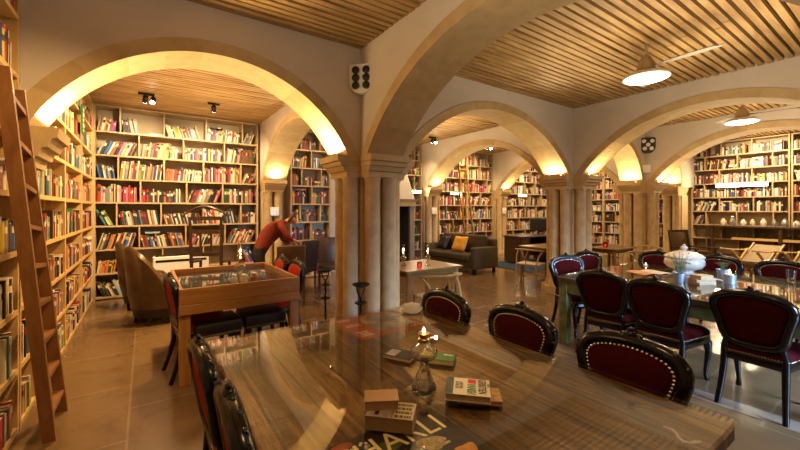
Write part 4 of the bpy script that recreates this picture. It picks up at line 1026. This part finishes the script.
def cushion(label, loc, rot, m, s=.42):
    t = thing('cushion', label, 'cushion', loc, 0); t.rotation_euler = rot
    b = bmesh.new(); n = 12; G = {}
    for side in (1, -1):
        for i in range(n+1):
            for j in range(n+1):
                u, v = i/n*2-1, j/n*2-1; k = (1-u**4)*(1-v**4); pin = 1-.07*(abs(u)**2*(1-abs(v))+abs(v)**2*(1-abs(u)))
                dim = .03*math.exp(-(u*u+v*v)*14)
                if side == -1 and (i in (0, n) or j in (0, n)): continue
                G[side, i, j] = b.verts.new((u*s/2*pin, v*s/2*pin, side*(.085*k**.6-dim)))
    g = lambda sd, i, j: G.get((sd, i, j)) or G[1, i, j]
    for sd in (1, -1):
        for i in range(n):
            for j in range(n): b.faces.new([g(sd, i, j), g(sd, i+1, j), g(sd, i+1, j+1), g(sd, i, j+1)])
    c = obj('cushion_cover', b, m, t, 80); b = bmesh.new(); ball(b, (0, 0, .055), .012, 1, 1, .5); obj('button', b, 'ink', t, 60)
cushion('mustard yellow buttoned cushion on the olive sofa', (6.60, 6.85, .665), (A(0), A(-62), A(8)), 'yellow')
cushion('dark scatter cushion at the sofa\'s far end', (6.60, 7.45, .665), (0, A(-60), A(-8)), 'black_seat')

# desk, rug, dark armchair
t = thing('rug', 'deep blue rug on the floor beneath the dark desk', 'rug', (8.9, 6.3, 0))
b = bmesh.new(); rbox(b, -1.2, 1.1, -.8, .9, .001, .016, .005, 1); o = obj('rug_pile', b, 'blue_rug', t)
t = thing('desk', 'dark wooden desk on the blue rug', 'desk', (9.2, 6.6, .017), A(-10))
b = bmesh.new(); rbox(b, -.75, .75, -.35, .35, .74, .78, .006, 1); obj('desktop', b, 'dark_wood', t)
for s in (-1, 1):
    b = bmesh.new(); bx(b, s*.55-.17, s*.55+.17, -.32, .32, .04, .74); p = obj('pedestal', b, 'dark_wood', t)
    for z in (.1, .32, .54):
        b = bmesh.new(); bx(b, s*.55-.15, s*.55+.15, -.335, -.321, z, z+.18); d = obj('drawer', b, 'dark_wood', t)
        b = bmesh.new(); ball(b, (s*.55, -.343, z+.09), .014); k = obj('knob', b, 'brass', d, 60)
b = bmesh.new(); bx(b, -.38, .38, .26, .29, .15, .74); obj('modesty_panel', b, 'dark_wood', t)
t = thing('computer_monitor', 'black monitor seen from behind on the dark desk', 'monitor', (9.55, 6.6, .80), A(-25))
b = bmesh.new(); rbox(b, -.27, .27, -.02, .02, .12, .46, .01, 1); obj('screen', b, 'ink', t)
b = bmesh.new(); bar(b, (0, .02, 0), (0, .02, .2), .05, .03, up=(0, 1, 0)); bx(b, -.12, .12, -.08, .1, 0, .012); obj('stand', b, 'ink', t)
def dark_armchair(label, x, y, face):
    t = thing('dark_armchair', label, 'armchair', (x, y, 0), -A(face), 'dark wooden armchairs by the counter')
    for s in (-1, 1):
        b = bmesh.new(); tube(b, [(s*.28, -.28, 0), (s*.28, -.28, .5), (s*.28, -.36, 1.02)], .028, 8); obj('post', b, 'dark_wood', t, 50)
        b = bmesh.new(); tube(b, [(s*.29, .28, 0), (s*.29, .28, .64)], .028, 8); obj('leg', b, 'dark_wood', t, 50)
        b = bmesh.new(); bar(b, (s*.29, -.31, .65), (s*.29, .33, .65), .07, .03); obj('arm', b, 'dark_wood', t)
    b = bmesh.new(); rbox(b, -.27, .27, -.28, .30, .36, .48, .03, 2); obj('seat', b, 'leather', t, 50)
    b = bmesh.new(); rbox(b, -.25, .25, -.03, .03, 0, .52, .025, 2, mtx=T(0, -.31, .49) @ Matrix.Rotation(A(8), 4, 'X')); obj('backrest', b, 'leather', t, 50)
    b = bmesh.new(); bar(b, (-.29, -.365, 1.02), (.29, -.365, 1.02), .04, .05); obj('crest_rail', b, 'dark_wood', t)
dark_armchair('dark wooden armchair standing in front of the far pilaster', 10.55, 3.18, 200)
# parsons chairs near the back pilaster
def parsons(label, x, y, face, m='leather', hh=.98):
    t = thing('high_back_chair', label, 'chair', (x, y, 0), -A(face), 'plain high-backed chairs by the back bookcase')
    b = bmesh.new(); rbox(b, -.22, .22, -.22, .22, .38, .48, .02, 2); obj('seat', b, m, t, 50)
    b = bmesh.new(); rbox(b, -.22, .22, -.035, .035, 0, hh-.46, .02, 2, mtx=T(0, -.19, .46) @ Matrix.Rotation(A(6), 4, 'X')); obj('backrest', b, m, t, 50)
    for sx in (-.19, .19):
        for sy in (-.19, .19):
            b = bmesh.new(); tube(b, [(sx, sy, .38), (sx, sy*1.05, 0)], [.024, .018], 6); obj('leg', b, 'dark_wood', t, 50)
parsons('brown leather high-backed chair the bending person leans on', 1.98, 5.98, 20)
parsons('dark high-backed chair in front of the old-books case', 2.38, 6.7, -30, 'black_seat')
parsons('brown high-backed chair half hidden by the big pillar', 2.98, 6.75, 200, 'dark_wood')

# folding loungers by the counter
def lounger(label, x, y, rz):
    t = thing('folding_lounger', label, 'lounger', (x, y, 0), rz, 'folding wooden loungers by the counter')
    for s in (-1, 1):
        b = bmesh.new(); tube(b, [(-.62, s*.29, .66), (-.2, s*.29, .62), (.25, s*.29, .60), (.4, s*.29, .62)], [.022, .026, .024, .02], 8, flat=.6); o = obj('arm', b, 'pine', t, 50)
        b = bmesh.new(); ball(b, (-.63, s*.29, .662), .024); q = obj('arm_tip', b, 'text_white', o, 50)
        b = bmesh.new(); bar(b, (-.45, s*.25, 0), (.30, s*.25, .62), .03, .045); obj('leg', b, 'pine', t)
        b = bmesh.new(); bar(b, (.45, s*.22, 0), (-.35, s*.22, .62), .03, .045); obj('leg', b, 'pine', t)
        b = bmesh.new(); bar(b, (.02, s*.27, .30), (.60, s*.27, .74), .03, .04); obj('back_post', b, 'pine', t)
    for u in (-.3, .3):
        b = bmesh.new(); bar(b, (u*1.4, -.25, .05), (u*1.4, .25, .05), .03, .03); obj('stretcher', b, 'pine', t)
    b = bmesh.new(); rs = []
    for i in range(9):
        v = i/8; x = -.35+.42*v if v < .45 else -.16+(v-.45)*1.35; z = .40-.12*math.sin(PI*min(1, v/.6)) if v < .5 else .29+(v-.5)*.86
        rs.append([Vector((x, -.24, z)), Vector((x, .24, z)), Vector((x, .24, z-.02)), Vector((x, -.24, z-.02))])
    rings(b, rs); obj('sling', b, 'sling', t, 60)
lounger('folding wooden lounger nearer the tureen, pale-tipped arms', 11.25, 2.28, A(-14))
lounger('folding wooden lounger with cream sling, farther from the tureen', 11.35, 1.45, A(-14))

# ------------------------------------------------------------------ wall pieces
def shield(label, loc, rz, w, hh, fm, dm, spots, rr, name='wall_plaque'):
    t = thing(name, label, 'plaque', loc, rz)
    P = [(-w/2*.92, hh/2), (w/2*.92, hh/2), (w/2, hh*.42), (w/2*.98, -hh*.15), (w/2*.8, -hh*.36), (w*.22, -hh*.48), (0, -hh/2), (-w*.22, -hh*.48), (-w/2*.8, -hh*.36), (-w/2*.98, -hh*.15), (-w/2, hh*.42)]
    b = bmesh.new(); prism(b, P, -.035, .035, 'y'); bmesh.ops.bevel(b, geom=b.edges[:], offset=.008, segments=2, affect='EDGES'); obj('shield', b, fm, t, 40)
    for x, z in spots:
        b = bmesh.new(); lathe(b, [(0, -.01), (rr, -.01), (rr, .012), (rr*.7, .018), (0, .018)], n=20); b.transform(T(x*w, -.035, z*hh) @ Matrix.Rotation(PI/2, 4, 'X')); obj('disc', b, dm, t, 40)
    b = bmesh.new(); bar(b, (0, .03, 0), (0, .12, 0), .05, .05); obj('bracket', b, 'iron', t)
shield('pale stone shield with six black discs, high on the big pillar\'s corner', (1.95, 3.55, 2.97), A(-45), .28, .32, 'white_enamel', 'ink', [(sx*.21, z) for sx in (-1, 1) for z in (.28, .02, -.24)], .042)
shield('black shield with five white discs above the white wall box', (X3-.30, YR-.30, 2.95), A(-50), .30, .34, 'ink', 'text_white', [(0, .04), (-.27, .28), (.27, .28), (-.22, -.2), (.22, -.2)], .042)
t = thing('wall_lamp', 'pale grey box lamp on the wall below the black shield', 'lamp', (X3-.26, YR-.24, 2.44), A(-45))
b = bmesh.new(); rbox(b, -.09, .09, -.07, .06, -.09, .09, .01, 1); obj('casing', b, 'white_enamel', t)
for x, y, lab in ((X1, YF-.235, 'white notice plate on the pilaster behind the bending person'), (X2, YF-.24, 'white notice plate on the pilaster behind the sofa\'s far end'), (X3, YF-.24, 'white notice plate on the pilaster beyond the dark desk')):
    t = thing('notice_plate', lab, 'sign', (x, y, 1.50), 0, 'white notice plates on the back pilasters')
    b = bmesh.new(); rbox(b, -.085, .085, -.012, .012, -.09, .09, .004, 1); obj('plate', b, 'white_enamel', t)
    for s in (-1, 1):
        b = bmesh.new(); bx(b, s*.03-.015, s*.03+.015, -.0145, -.0122, -.06, .005); obj('printed_mark', b, 'steel', t)
    b = bmesh.new(); bar(b, (0, .012, 0), (0, .06, 0), .04, .04); obj('bracket', b, 'iron', t)
# green hanging sign among the left shelves
t = thing('section_sign', 'small green upright section sign high on the side-wall bookcases', 'sign', (X0+.03, 6.50, 2.75), PI/2)
b = bmesh.new(); bx(b, -.10, .10, -.008, .008, -.19, .19); obj('board', b, plain('sign_green', (.03, .20, .035), .5, var=.05), t)
b = bmesh.new()
for k, (z0, z1, w) in enumerate(((.12, .15, .05), (.04, .09, .06), (-.02, .01, .05), (-.10, -.05, .06), (-.15, -.13, .04))): bx(b, -w, w, -.0095, -.0081, z0, z1)
obj('sign_marks', b, 'text_white', t)

# ------------------------------------------------------------------ ceiling fans, spots, shelf lamps
def area(loc, rot, e, sx, sy, col, shape='RECTANGLE', spread=180):
    l = bpy.data.lights.new('area_light', 'AREA'); l.energy = e; l.color = col; l.shape = shape; l.size = sx; l.size_y = sy; l.spread = A(spread)
    o = bpy.data.objects.new('area_light', l); C.objects.link(o); o.location = loc; o.rotation_euler = rot; return o
WARM = (1, .74, .42); WARM2 = (1, .66, .29)
M['blade_grey'] = plain('blade_grey', (.26, .22, .17), .5)
M['fan_tan'] = plain('fan_tan', (.42, .31, .18), .5)
def fan(label, x, y, blades, e):
    t = thing('ceiling_fan', label, 'fan', (x, y, 0), 0, 'white ceiling fans with round lamps')
    b = bmesh.new(); tube(b, [(0, 0, 3.16), (0, 0, ZC)], .013, 10); obj('rod', b, 'steel', t, 40)
    b = bmesh.new(); lathe(b, [(0, 3.22), (.02, 3.22), (.05, 3.18), (.085, 3.11), (.092, 3.05), (0, 3.04)], n=24); obj('motor_housing', b, 'fan_tan', t, 50)
    b = bmesh.new(); lathe(b, [(0, 3.04), (.09, 3.04), (.16, 3.02), (.215, 2.985), (.22, 2.965), (.205, 2.962), (0, 2.975)], n=32); obj('lamp_shade', b, 'white_enamel', t, 50)
    b = bmesh.new(); lathe(b, [(0, 2.945), (.13, 2.948), (.19, 2.955), (.203, 2.961), (0, 2.968)], n=32); obj('diffuser', b, 'lamp_on', t, 50)
    for a in blades:
        b = bmesh.new(); rs = []
        for u, w in ((.07, .03), (.12, .06), (.2, .085), (.45, .10), (.62, .085), (.66, .04)):
            tw = .018
            rs.append([Vector((u, -w, 3.075-tw)), Vector((u, w, 3.075+tw)), Vector((u, w, 3.083+tw)), Vector((u, -w, 3.083-tw))])
        rings(b, rs); b.transform(rotz(A(a))); obj('blade', b, 'blade_grey', t, 40)
    area((x, y, 2.94), (0, 0, 0), e, .36, .36, WARM, 'DISK')
fan('white ceiling fan with round lamp above the crimson chairs, nearer one', 4.46, 1.76, (-95, 28), 24)
fan('white ceiling fan with round lamp in the farther bay, beyond the wide arch', 7.99, 1.76, (-80, 40), 28)
def spot(label, x, y, target, e, ang=70, blend=.6, col=WARM, room=None):
    t = thing('spotlight', label, 'lamp', (x, y, 0), 0, 'black ceiling spotlights')
    d = (Vector(target)-Vector((x, y, ZC-.1))).normalized()
    b = bmesh.new(); bx(b, -.09, .09, -.02, .02, ZC-.035, ZC-.001); obj('track', b, 'iron', t)
    b = bmesh.new(); tube(b, [(0, 0, ZC-.035), (0, 0, ZC-.08)], .009, 8); obj('stem', b, 'iron', t, 40)
    c = Vector((0, 0, ZC-.10)); b = bmesh.new(); tube(b, [c-d*.05, c+d*.05], .036, 14); obj('can', b, 'iron', t, 40)
    b = bmesh.new(); tube(b, [c+d*.0505, c+d*.054], .03, 14); obj('lens', b, 'spot_on', t, 40)
    if room:
        d2 = (Vector(room)-Vector((x, y, ZC-.1))).normalized(); c2 = Vector((.10, 0, ZC-.10))
        b = bmesh.new(); bx(b, .0901, .12, -.02, .02, ZC-.035, ZC-.001); obj('track', b, 'iron', t)
        b = bmesh.new(); tube(b, [(.10, 0, ZC-.035), (.10, 0, ZC-.08)], .009, 8); obj('stem', b, 'iron', t, 40)
        b = bmesh.new(); tube(b, [c2-d2*.05, c2+d2*.05], .036, 14); obj('can', b, 'iron', t, 40)
        b = bmesh.new(); tube(b, [c2+d2*.0505, c2+d2*.054], .032, 14); obj('lens', b, 'spot_on', t, 40)
        l = bpy.data.lights.new('spot_light', 'SPOT'); l.energy = 35; l.color = col; l.spot_size = A(80); l.spot_blend = .8; l.shadow_soft_size = .04
        o = bpy.data.objects.new('spot_light', l); C.objects.link(o); o.location = Vector((x, y, 0))+c2+d2*.065; o.rotation_euler = d2.to_track_quat('-Z', 'Y').to_euler()
    l = bpy.data.lights.new('spot_light', 'SPOT'); l.energy = e; l.color = col; l.spot_size = A(ang); l.spot_blend = blend; l.shadow_soft_size = .04
    o = bpy.data.objects.new('spot_light', l); C.objects.link(o); o.location = Vector((x, y, ZC-.10))+d*.065; o.rotation_euler = d.to_track_quat('-Z', 'Y').to_euler()
def strip(label, loc, rz, L, e=14, hh=.03):
    t = thing('strip_lamp', label, 'lamp', loc, rz, 'strip lamps fixed to the bookcases')
    b = bmesh.new(); bx(b, -L/2, L/2, -.05, -.0, -.005, hh); obj('casing', b, 'white_enamel', t)
    b = bmesh.new(); bx(b, -L/2+.01, L/2-.01, -.07, -.051, -.004, hh-.002); obj('tube', b, 'strip_on', t)
    a = rz
    o = area((loc[0]+math.sin(a)*.12, loc[1]-math.cos(a)*.12, loc[2]), (PI/2, 0, rz+PI), e, L, .05, WARM)
spot('black twin spotlight on the slats near the back-left corner', .0, 6.9, (-.2, 8.2, 1.6), 160, 120, room=(-.5, 5.2, 1.0))
spot('black spotlight on the slats above the white heater', .95, 6.9, (1.2, 8.2, 1.6), 200, 120)
spot('black spotlight above the fireplace bookcase', 5.85, 7.05, (5.95, 8.2, 1.6), 60, 80, room=(5.0, 4.9, .3))
spot('black spotlight above the sofa\'s bookcase', 7.7, 6.9, (7.9, 8.2, 1.6), 200, 115, room=(6.6, 4.6, .2))
spot('black spotlight in the far bay beyond the dark desk', 10.4, 6.6, (10.9, 8.2, 1.7), 180, 125)
spot('black spotlight shining on the old-books case', 3.1, 6.9, (3.1, 8.2, 1.9), 60, 90)
strip('strip lamp on the bookcase right of the fireplace', (6.0, YF-.001, 1.99), 0, .40, 9, .06)
strip('short strip lamp on the bookcase behind the sofa', (7.45, YF-.001, 1.98), 0, .30, 7, .05)
strip('short strip lamp on the bookcase beyond the dark desk', (10.6, YF-.001, 1.98), 0, .40, 9, .06)
strip('long bright strip lamp on the counter-wall bookcases', (XR-.001, 2.75, 2.12), -PI/2, 1.0, 34, .09)
# added spots without fixtures, brightening the left and right bookcases
for (x, y, tg, e) in ((.75, 5.2, (-.9, 5.6, 1.2), 330), (.45, 2.1, (-.9, 3.3, 1.2), 150), (11.2, 2.4, (12.6, 2.2, 1.8), 280), (11.2, 5.4, (12.6, 5.4, 1.8), 90)):
    l = bpy.data.lights.new('spot_light', 'SPOT'); l.energy = e; l.color = WARM2 if x < 2 else WARM; l.spot_size = A(125 if x != .45 else 80); l.spot_blend = .8; l.shadow_soft_size = .05
    o = bpy.data.objects.new('spot_light', l); C.objects.link(o); o.location = (x, y, 3.22); o.rotation_euler = (Vector(tg)-Vector(o.location)).to_track_quat('-Z', 'Y').to_euler()
# uplights hidden on the capitals: small brass troughs on the ledges
UP = []
def uplight(x, y, dx, dy, e=9, where=''):
    """(dx, dy) points from the capital into the arch opening"""
    t = thing('uplight', f'small brass trough uplight on the ledge {where}', 'lamp', (x, y, ZS), math.atan2(dy, dx), 'brass uplights on the capitals')
    b = bmesh.new(); bx(b, -.022, .022, -.13, .13, .0005, .008); bx(b, -.022, -.018, -.13, .13, .008, .026); bx(b, .018, .022, -.13, .13, .008, .026); obj('trough', b, 'brass', t)
    b = bmesh.new(); bx(b, -.016, .016, -.12, .12, .009, .014); obj('led_strip', b, 'strip_on', t)
    v = Vector((dx*.55, dy*.55, 1)); o = area((x, y, ZS+.03), (0, 0, 0), e*2.0, .30, .05, (1, .73, .36)); q = v.to_track_quat('-Z', 'Y' if dx else 'X'); o.rotation_euler = q.to_euler()
uplight(X0+.15, YR, 1, 0, 16, 'of the stone corbel')
uplight(X1-.455, YR, -1, 0, 16, 'of the big pillar facing the left wall')
uplight(X1, YR+.455, 0, 1, 4, 'of the big pillar facing the back wall')
uplight(X1, YF-.30, 0, -1, 7, 'of the pilaster behind the bending person')
uplight(X2-.455, YR, -1, 0, 7, 'of the middle pillar, facing the big pillar')
uplight(X2, YR-.455, 0, -1, 7, 'of the middle pillar, facing the camera side')
uplight(X2+.455, YR, 1, 0, 6, 'of the middle pillar, facing the far pillar')
uplight(X2, YR+.455, 0, 1, 5, 'of the middle pillar, facing the sofa')
uplight(X2, YF-.30, 0, -1, 7, 'of the pilaster behind the sofa')
uplight(X3-.455, YR, -1, 0, 8, 'of the far pillar, facing the middle pillar')
uplight(X3, YR-.455, 0, -1, 8, 'of the far pillar, facing the camera side')
uplight(X3, YF-.30, 0, -1, 7, 'of the pilaster beyond the desk')
uplight(X4-.455, YP, -1, 0, 8, 'of the pilaster by the counter')
# added warm fill lights near the ceiling, no fixture behind them
for x, y, e in ((.78, .6, 12), (.78, 6.0, 60), (8.0, 6.0, 45), (11.0, 1.7, 25), (11.0, 6.0, 30)):
    area((x, y, 3.2), (0, 0, 0), e, .5, .5, WARM2 if x < 1 else WARM, 'DISK')
for x, y, e in ((.78, .7, 44), (.78, 6.0, 55), (4.41, 1.2, 74), (4.41, 6.0, 110), (8.0, 1.2, 62), (8.0, 6.0, 40), (11.0, 1.5, 35), (11.0, 6.0, 30)):  # added upward fill, bounced off the ceiling, no fixtures
    area((x, y, 2.30), (PI, 0, 0), e*.5, 1.6, 2.2, (1, .90, .72) if x < 2 and y < 2 else (1, .82, .56) if y < 2 else WARM)
# daylight through the front window
area((4.3, YW0-.05, 1.5), (PI/2-.40, 0, 0), 120, 2.0, 2.2, (.42, .64, 1.0), spread=56)
w = bpy.data.worlds.new('world'); sc.world = w; w.use_nodes = True
w.node_tree.nodes['Background'].inputs['Color'].default_value = (.45, .62, .9, 1); w.node_tree.nodes['Background'].inputs['Strength'].default_value = .6

# ------------------------------------------------------------------ the bending person
t = thing('person', 'person in a red top and dark trousers bending over a brown chair', 'person', (1.52, 6.25, 0))
def skin_mesh(verts, edges, root=0, levels=2):
    me = bpy.data.meshes.new('body'); me.from_pydata([v[:3] for v in verts], edges, [])
    o = bpy.data.objects.new('body', me); C.objects.link(o)
    md = o.modifiers.new('skin', 'SKIN'); md.use_smooth_shade = True
    for i, v in enumerate(verts):
        r = v[3]; r = r if isinstance(r, tuple) else (r, r)
        me.skin_vertices[0].data[i].radius = r; me.skin_vertices[0].data[i].use_root = (i == root)
    s = o.modifiers.new('sub', 'SUBSURF'); s.levels = levels; s.render_levels = levels
    bpy.context.view_layer.update()
    m2 = bpy.data.meshes.new_from_object(o.evaluated_get(bpy.context.evaluated_depsgraph_get()))
    bpy.data.objects.remove(o); return m2
# local frame: x towards the chair, hips over the feet
V = [(0, 0, .90, (.135, .15)), (.10, 0, 1.06, (.125, .15)), (.24, 0, 1.20, (.12, .165)), (.36, 0, 1.29, (.09, .13)), (.43, 0, 1.33, .052), (.48, -.01, 1.35, .05),
     (.53, -.01, 1.365, (.088, .078)), (.60, -.01, 1.33, (.082, .070)),
     (0, .10, .82, .092), (.02, .12, .48, .062), (-.04, .12, .10, .043), (.10, .14, .035, .036), (0, -.10, .82, .092), (.06, -.12, .48, .062), (.0, -.12, .10, .043), (.14, -.13, .035, .036),
     (.34, .17, 1.25, .062), (.42, .24, 1.02, .046), (.52, .12, .98, .034), (.34, -.17, 1.25, .062), (.44, -.25, 1.08, .046), (.52, -.17, 1.03, .034)]
E = [(0, 1), (1, 2), (2, 3), (3, 4), (4, 5), (5, 6), (6, 7), (0, 8), (8, 9), (9, 10), (10, 11), (0, 12), (12, 13), (13, 14), (14, 15), (3, 16), (16, 17), (17, 18), (3, 19), (19, 20), (20, 21)]
def hand(base, direction, side):
    d = Vector(direction).normalized(); s = d.cross(Vector((0, 0, 1))).normalized()*side; dn = Vector((0, 0, -1))
    i0 = len(V); V.append((*(Vector(base)+d*.05), .026)); E.append((hand.root, i0))
    for k, (off, L) in enumerate(((-.026, .058), (-.009, .07), (.009, .066), (.025, .05))):
        p = Vector(V[i0][:3])+s*off+d*.03; q = p+d*L*.55; r_ = q+d*L*.2+dn*L*.45
        j = len(V); V.extend([(*p, .010), (*q, .009), (*r_, .008)]); E.extend([(i0, j), (j, j+1), (j+1, j+2)])
    p = Vector(V[i0][:3])-s*.03; q = p-s*.02+d*.025; j = len(V); V.extend([(*p, .011), (*q, .009)]); E.extend([(i0, j), (j, j+1)])
hand.root = 18; hand((.52, .12, .98), (.4, -.12, -.12), 1)
hand.root = 21; hand((.52, -.17, 1.03), (.4, .05, -.15), -1)
me = skin_mesh(V, E, 0, 2)
for m in ('dark_trousers', 'red_shirt', 'skin', 'ink'): me.materials.append(M[m])
for p in me.polygons:
    c = p.center
    if c.z < .07: i = 3
    elif c.z < .93 and c.x < .3: i = 0
    elif (c.x > .415 and c.z > 1.26) or (c.x > .515 and c.z < 1.2): i = 2
    else: i = 1
    p.material_index = i; p.use_smooth = True
body = bpy.data.objects.new('body', me); C.objects.link(body); body.parent = t
b = bmesh.new()
rs = []
for u, r in ((0, .01), (.15, .06), (.4, .098), (.7, .105), (.95, .085), (1.1, .05)):
    ring = []
    for j in range(20):
        q = 2*PI*j/20; k = 1+.05*math.cos(7*q+u*5)
        ring.append(Vector((.555-.12*u*.9+.02, -.01, 1.47-.10*u))+Vector((.3*r*k*math.cos(q)+.0, r*k*math.sin(q)*.95, r*k*math.cos(q)*.8)))
    rs.append(ring)
rings(b, rs); obj('hair', b, 'hair', t, 60)
b = bmesh.new(); fc = Vector((.655, -.01, 1.335))
for s in (-1, 1): ball(b, fc+Vector((.012, s*.03, .035)), .012)
obj('eyes', b, 'ink', t, 60)
b = bmesh.new(); ball(b, fc+Vector((.035, 0, .005)), .017, 1, .8, 1.2); obj('nose', b, 'skin', t, 60)
b = bmesh.new(); ball(b, fc+Vector((.012, 0, -.035)), .02, .5, 1, .35); obj('mouth', b, 'red_shirt', t, 60)
for s in (-1, 1):
    b = bmesh.new(); ball(b, (.545, -.01+s*.082, 1.345), .024, .6, .35, 1); obj('ear', b, 'skin', t, 60)
t.rotation_euler = (0, 0, A(-8))

# ------------------------------------------------------------------ put the books on the shelves
CM = []
for nm, c in PAL:
    CM.append(plain('cover_'+nm.replace(' ', '_'), c, .5, var=.15, scale=25))
BANDS = [None, plain('band_gold', (.55, .36, .10), .4), plain('band_white', (.70, .64, .52), .5), plain('band_black', (.015, .014, .014), .5), plain('band_red', (.40, .03, .02), .5)]
gx = (0, .12, .88, 1); gz = (0, .60, .80, 1)
def unit_book():
    vs = []; idx = {}
    for yi in (0, 1):
        for k, z in enumerate(gz):
            for i, x in enumerate(gx):
                y = (.05 if i in (0, 3) else 0) if yi == 0 else 1
                idx[yi, k, i] = len(vs); vs.append((x, y, z))
    fs = []
    for k in range(3):
        for i in range(3):
            fs.append(((idx[0, k, i], idx[0, k, i+1], idx[0, k+1, i+1], idx[0, k+1, i]), 2 if k == 1 else 0))
            fs.append(((idx[1, k, i+1], idx[1, k, i], idx[1, k+1, i], idx[1, k+1, i+1]), 1 if i == 1 else 0))
        fs.append(((idx[1, k, 0], idx[0, k, 0], idx[0, k+1, 0], idx[1, k+1, 0]), 0))
        fs.append(((idx[0, k, 3], idx[1, k, 3], idx[1, k+1, 3], idx[0, k+1, 3]), 0))
    for i in range(3):
        fs.append(((idx[0, 3, i], idx[0, 3, i+1], idx[1, 3, i+1], idx[1, 3, i]), 1 if i == 1 else 0))
        fs.append(((idx[0, 0, i+1], idx[0, 0, i], idx[1, 0, i], idx[1, 0, i+1]), 1 if i == 1 else 0))
    return vs, fs
UV, UF = unit_book()
# which books show largest from the camera
bpy.context.view_layer.update(); dg = bpy.context.evaluated_depsgraph_get()
org = Vector((0, 0, EYE))
def seen(bk):
    S = Matrix.Diagonal((*bk['s'], 1)); m = bk['M'] @ S
    q = [proj(m @ Vector(p)) for p in ((0, 0, 0), (1, 0, 0), (1, 0, 1), (0, 0, 1))]
    if any(p is None for p in q): return 0
    if not all(2 < p[0] < 798 and 2 < p[1] < 448 for p in q): return 0
    ar = abs(sum(q[i][0]*q[(i+1) % 4][1]-q[(i+1) % 4][0]*q[i][1] for i in range(4)))/2
    nrm = (bk['M'].to_3x3() @ Vector((0, -1, 0)))
    hit = 0
    for px, pz in ((.5, .15), (.5, .38), (.5, .6), (.5, .85)):
        p = m @ Vector((px, 0, pz))+nrm*.03
        d = p-org; L_ = d.length
        if not sc.ray_cast(dg, org, d.normalized(), distance=L_-.005)[0]: hit += 1
    return ar*hit/4 if hit >= 3 else 0
for bk in BOOKS: bk['a'] = seen(bk)
order = sorted(range(len(BOOKS)), key=lambda i: -BOOKS[i]['a'])
single = {i for i in order[:298] if BOOKS[i]['a'] > 0}
ordi = lambda n: f"{n}{'th' if 10 <= n % 100 <= 20 else {1: 'st', 2: 'nd', 3: 'rd'}.get(n % 10, 'th')}"
TN = ['bottom', 'second', 'third', 'fourth', 'fifth', 'sixth', 'seventh', 'eighth', 'ninth']
cache = {}
for i in sorted(single):
    bk = BOOKS[i]; key = (bk['c'], bk['band'])
    if key not in cache:
        me = bpy.data.meshes.new('book'); me.from_pydata(UV, [], [f for f, _ in UF])
        me.materials.append(CM[key[0]]); me.materials.append(M['pages']); me.materials.append(BANDS[key[1]] or CM[key[0]])
        for p, (_, mi) in zip(me.polygons, UF): p.material_index = mi
        cache[key] = me
    o = bpy.data.objects.new('book', cache[key]); C.objects.link(o)
    o.matrix_world = bk['M'] @ Matrix.Diagonal((*bk['s'], 1))
    sh = 'bottom shelf' if bk['tier'] == 0 else f"{TN[bk['tier']]} shelf up"
    tag(o, f"{bk['st']} {PAL[bk['c']][0]} book, {ordi(bk['n'])} from left, {sh}, {bk['desc']}", 'book', 'books on the shelves of the '+bk['desc'])
vs, fs, ms = [], [], []
nc = len(CM)
for i, bk in enumerate(BOOKS):
    if i in single: continue
    m = bk['M'] @ Matrix.Diagonal((*bk['s'], 1)); o0 = len(vs)
    vs.extend((m @ Vector(v))[:] for v in UV)
    for f, mi in UF:
        fs.append(tuple(o0+q for q in f)); ms.append(bk['c'] if mi == 0 or (mi == 2 and bk['band'] == 0) else nc if mi == 1 else nc+bk['band'])
me = bpy.data.meshes.new('shelved_books'); me.from_pydata(vs, [], fs)
for m in CM+[M['pages']]+BANDS[1:]: me.materials.append(m)
me.polygons.foreach_set('material_index', ms)
o = bpy.data.objects.new('shelved_books', me); C.objects.link(o); o['kind'] = 'stuff'
tag(o, 'the many smaller colourful books filling the bookcases all around the room', 'books')
print('BOOKS', len(BOOKS), len(single), BOOKS[order[297]]['a'])
for m_ in (sc.cycles,):
    m_.max_bounces = 8; m_.diffuse_bounces = 4; m_.glossy_bounces = 4; m_.transparent_max_bounces = 12; m_.transmission_bounces = 4
    m_.sample_clamp_indirect = 6; m_.caustics_reflective = False; m_.caustics_refractive = False; m_.use_denoising = True
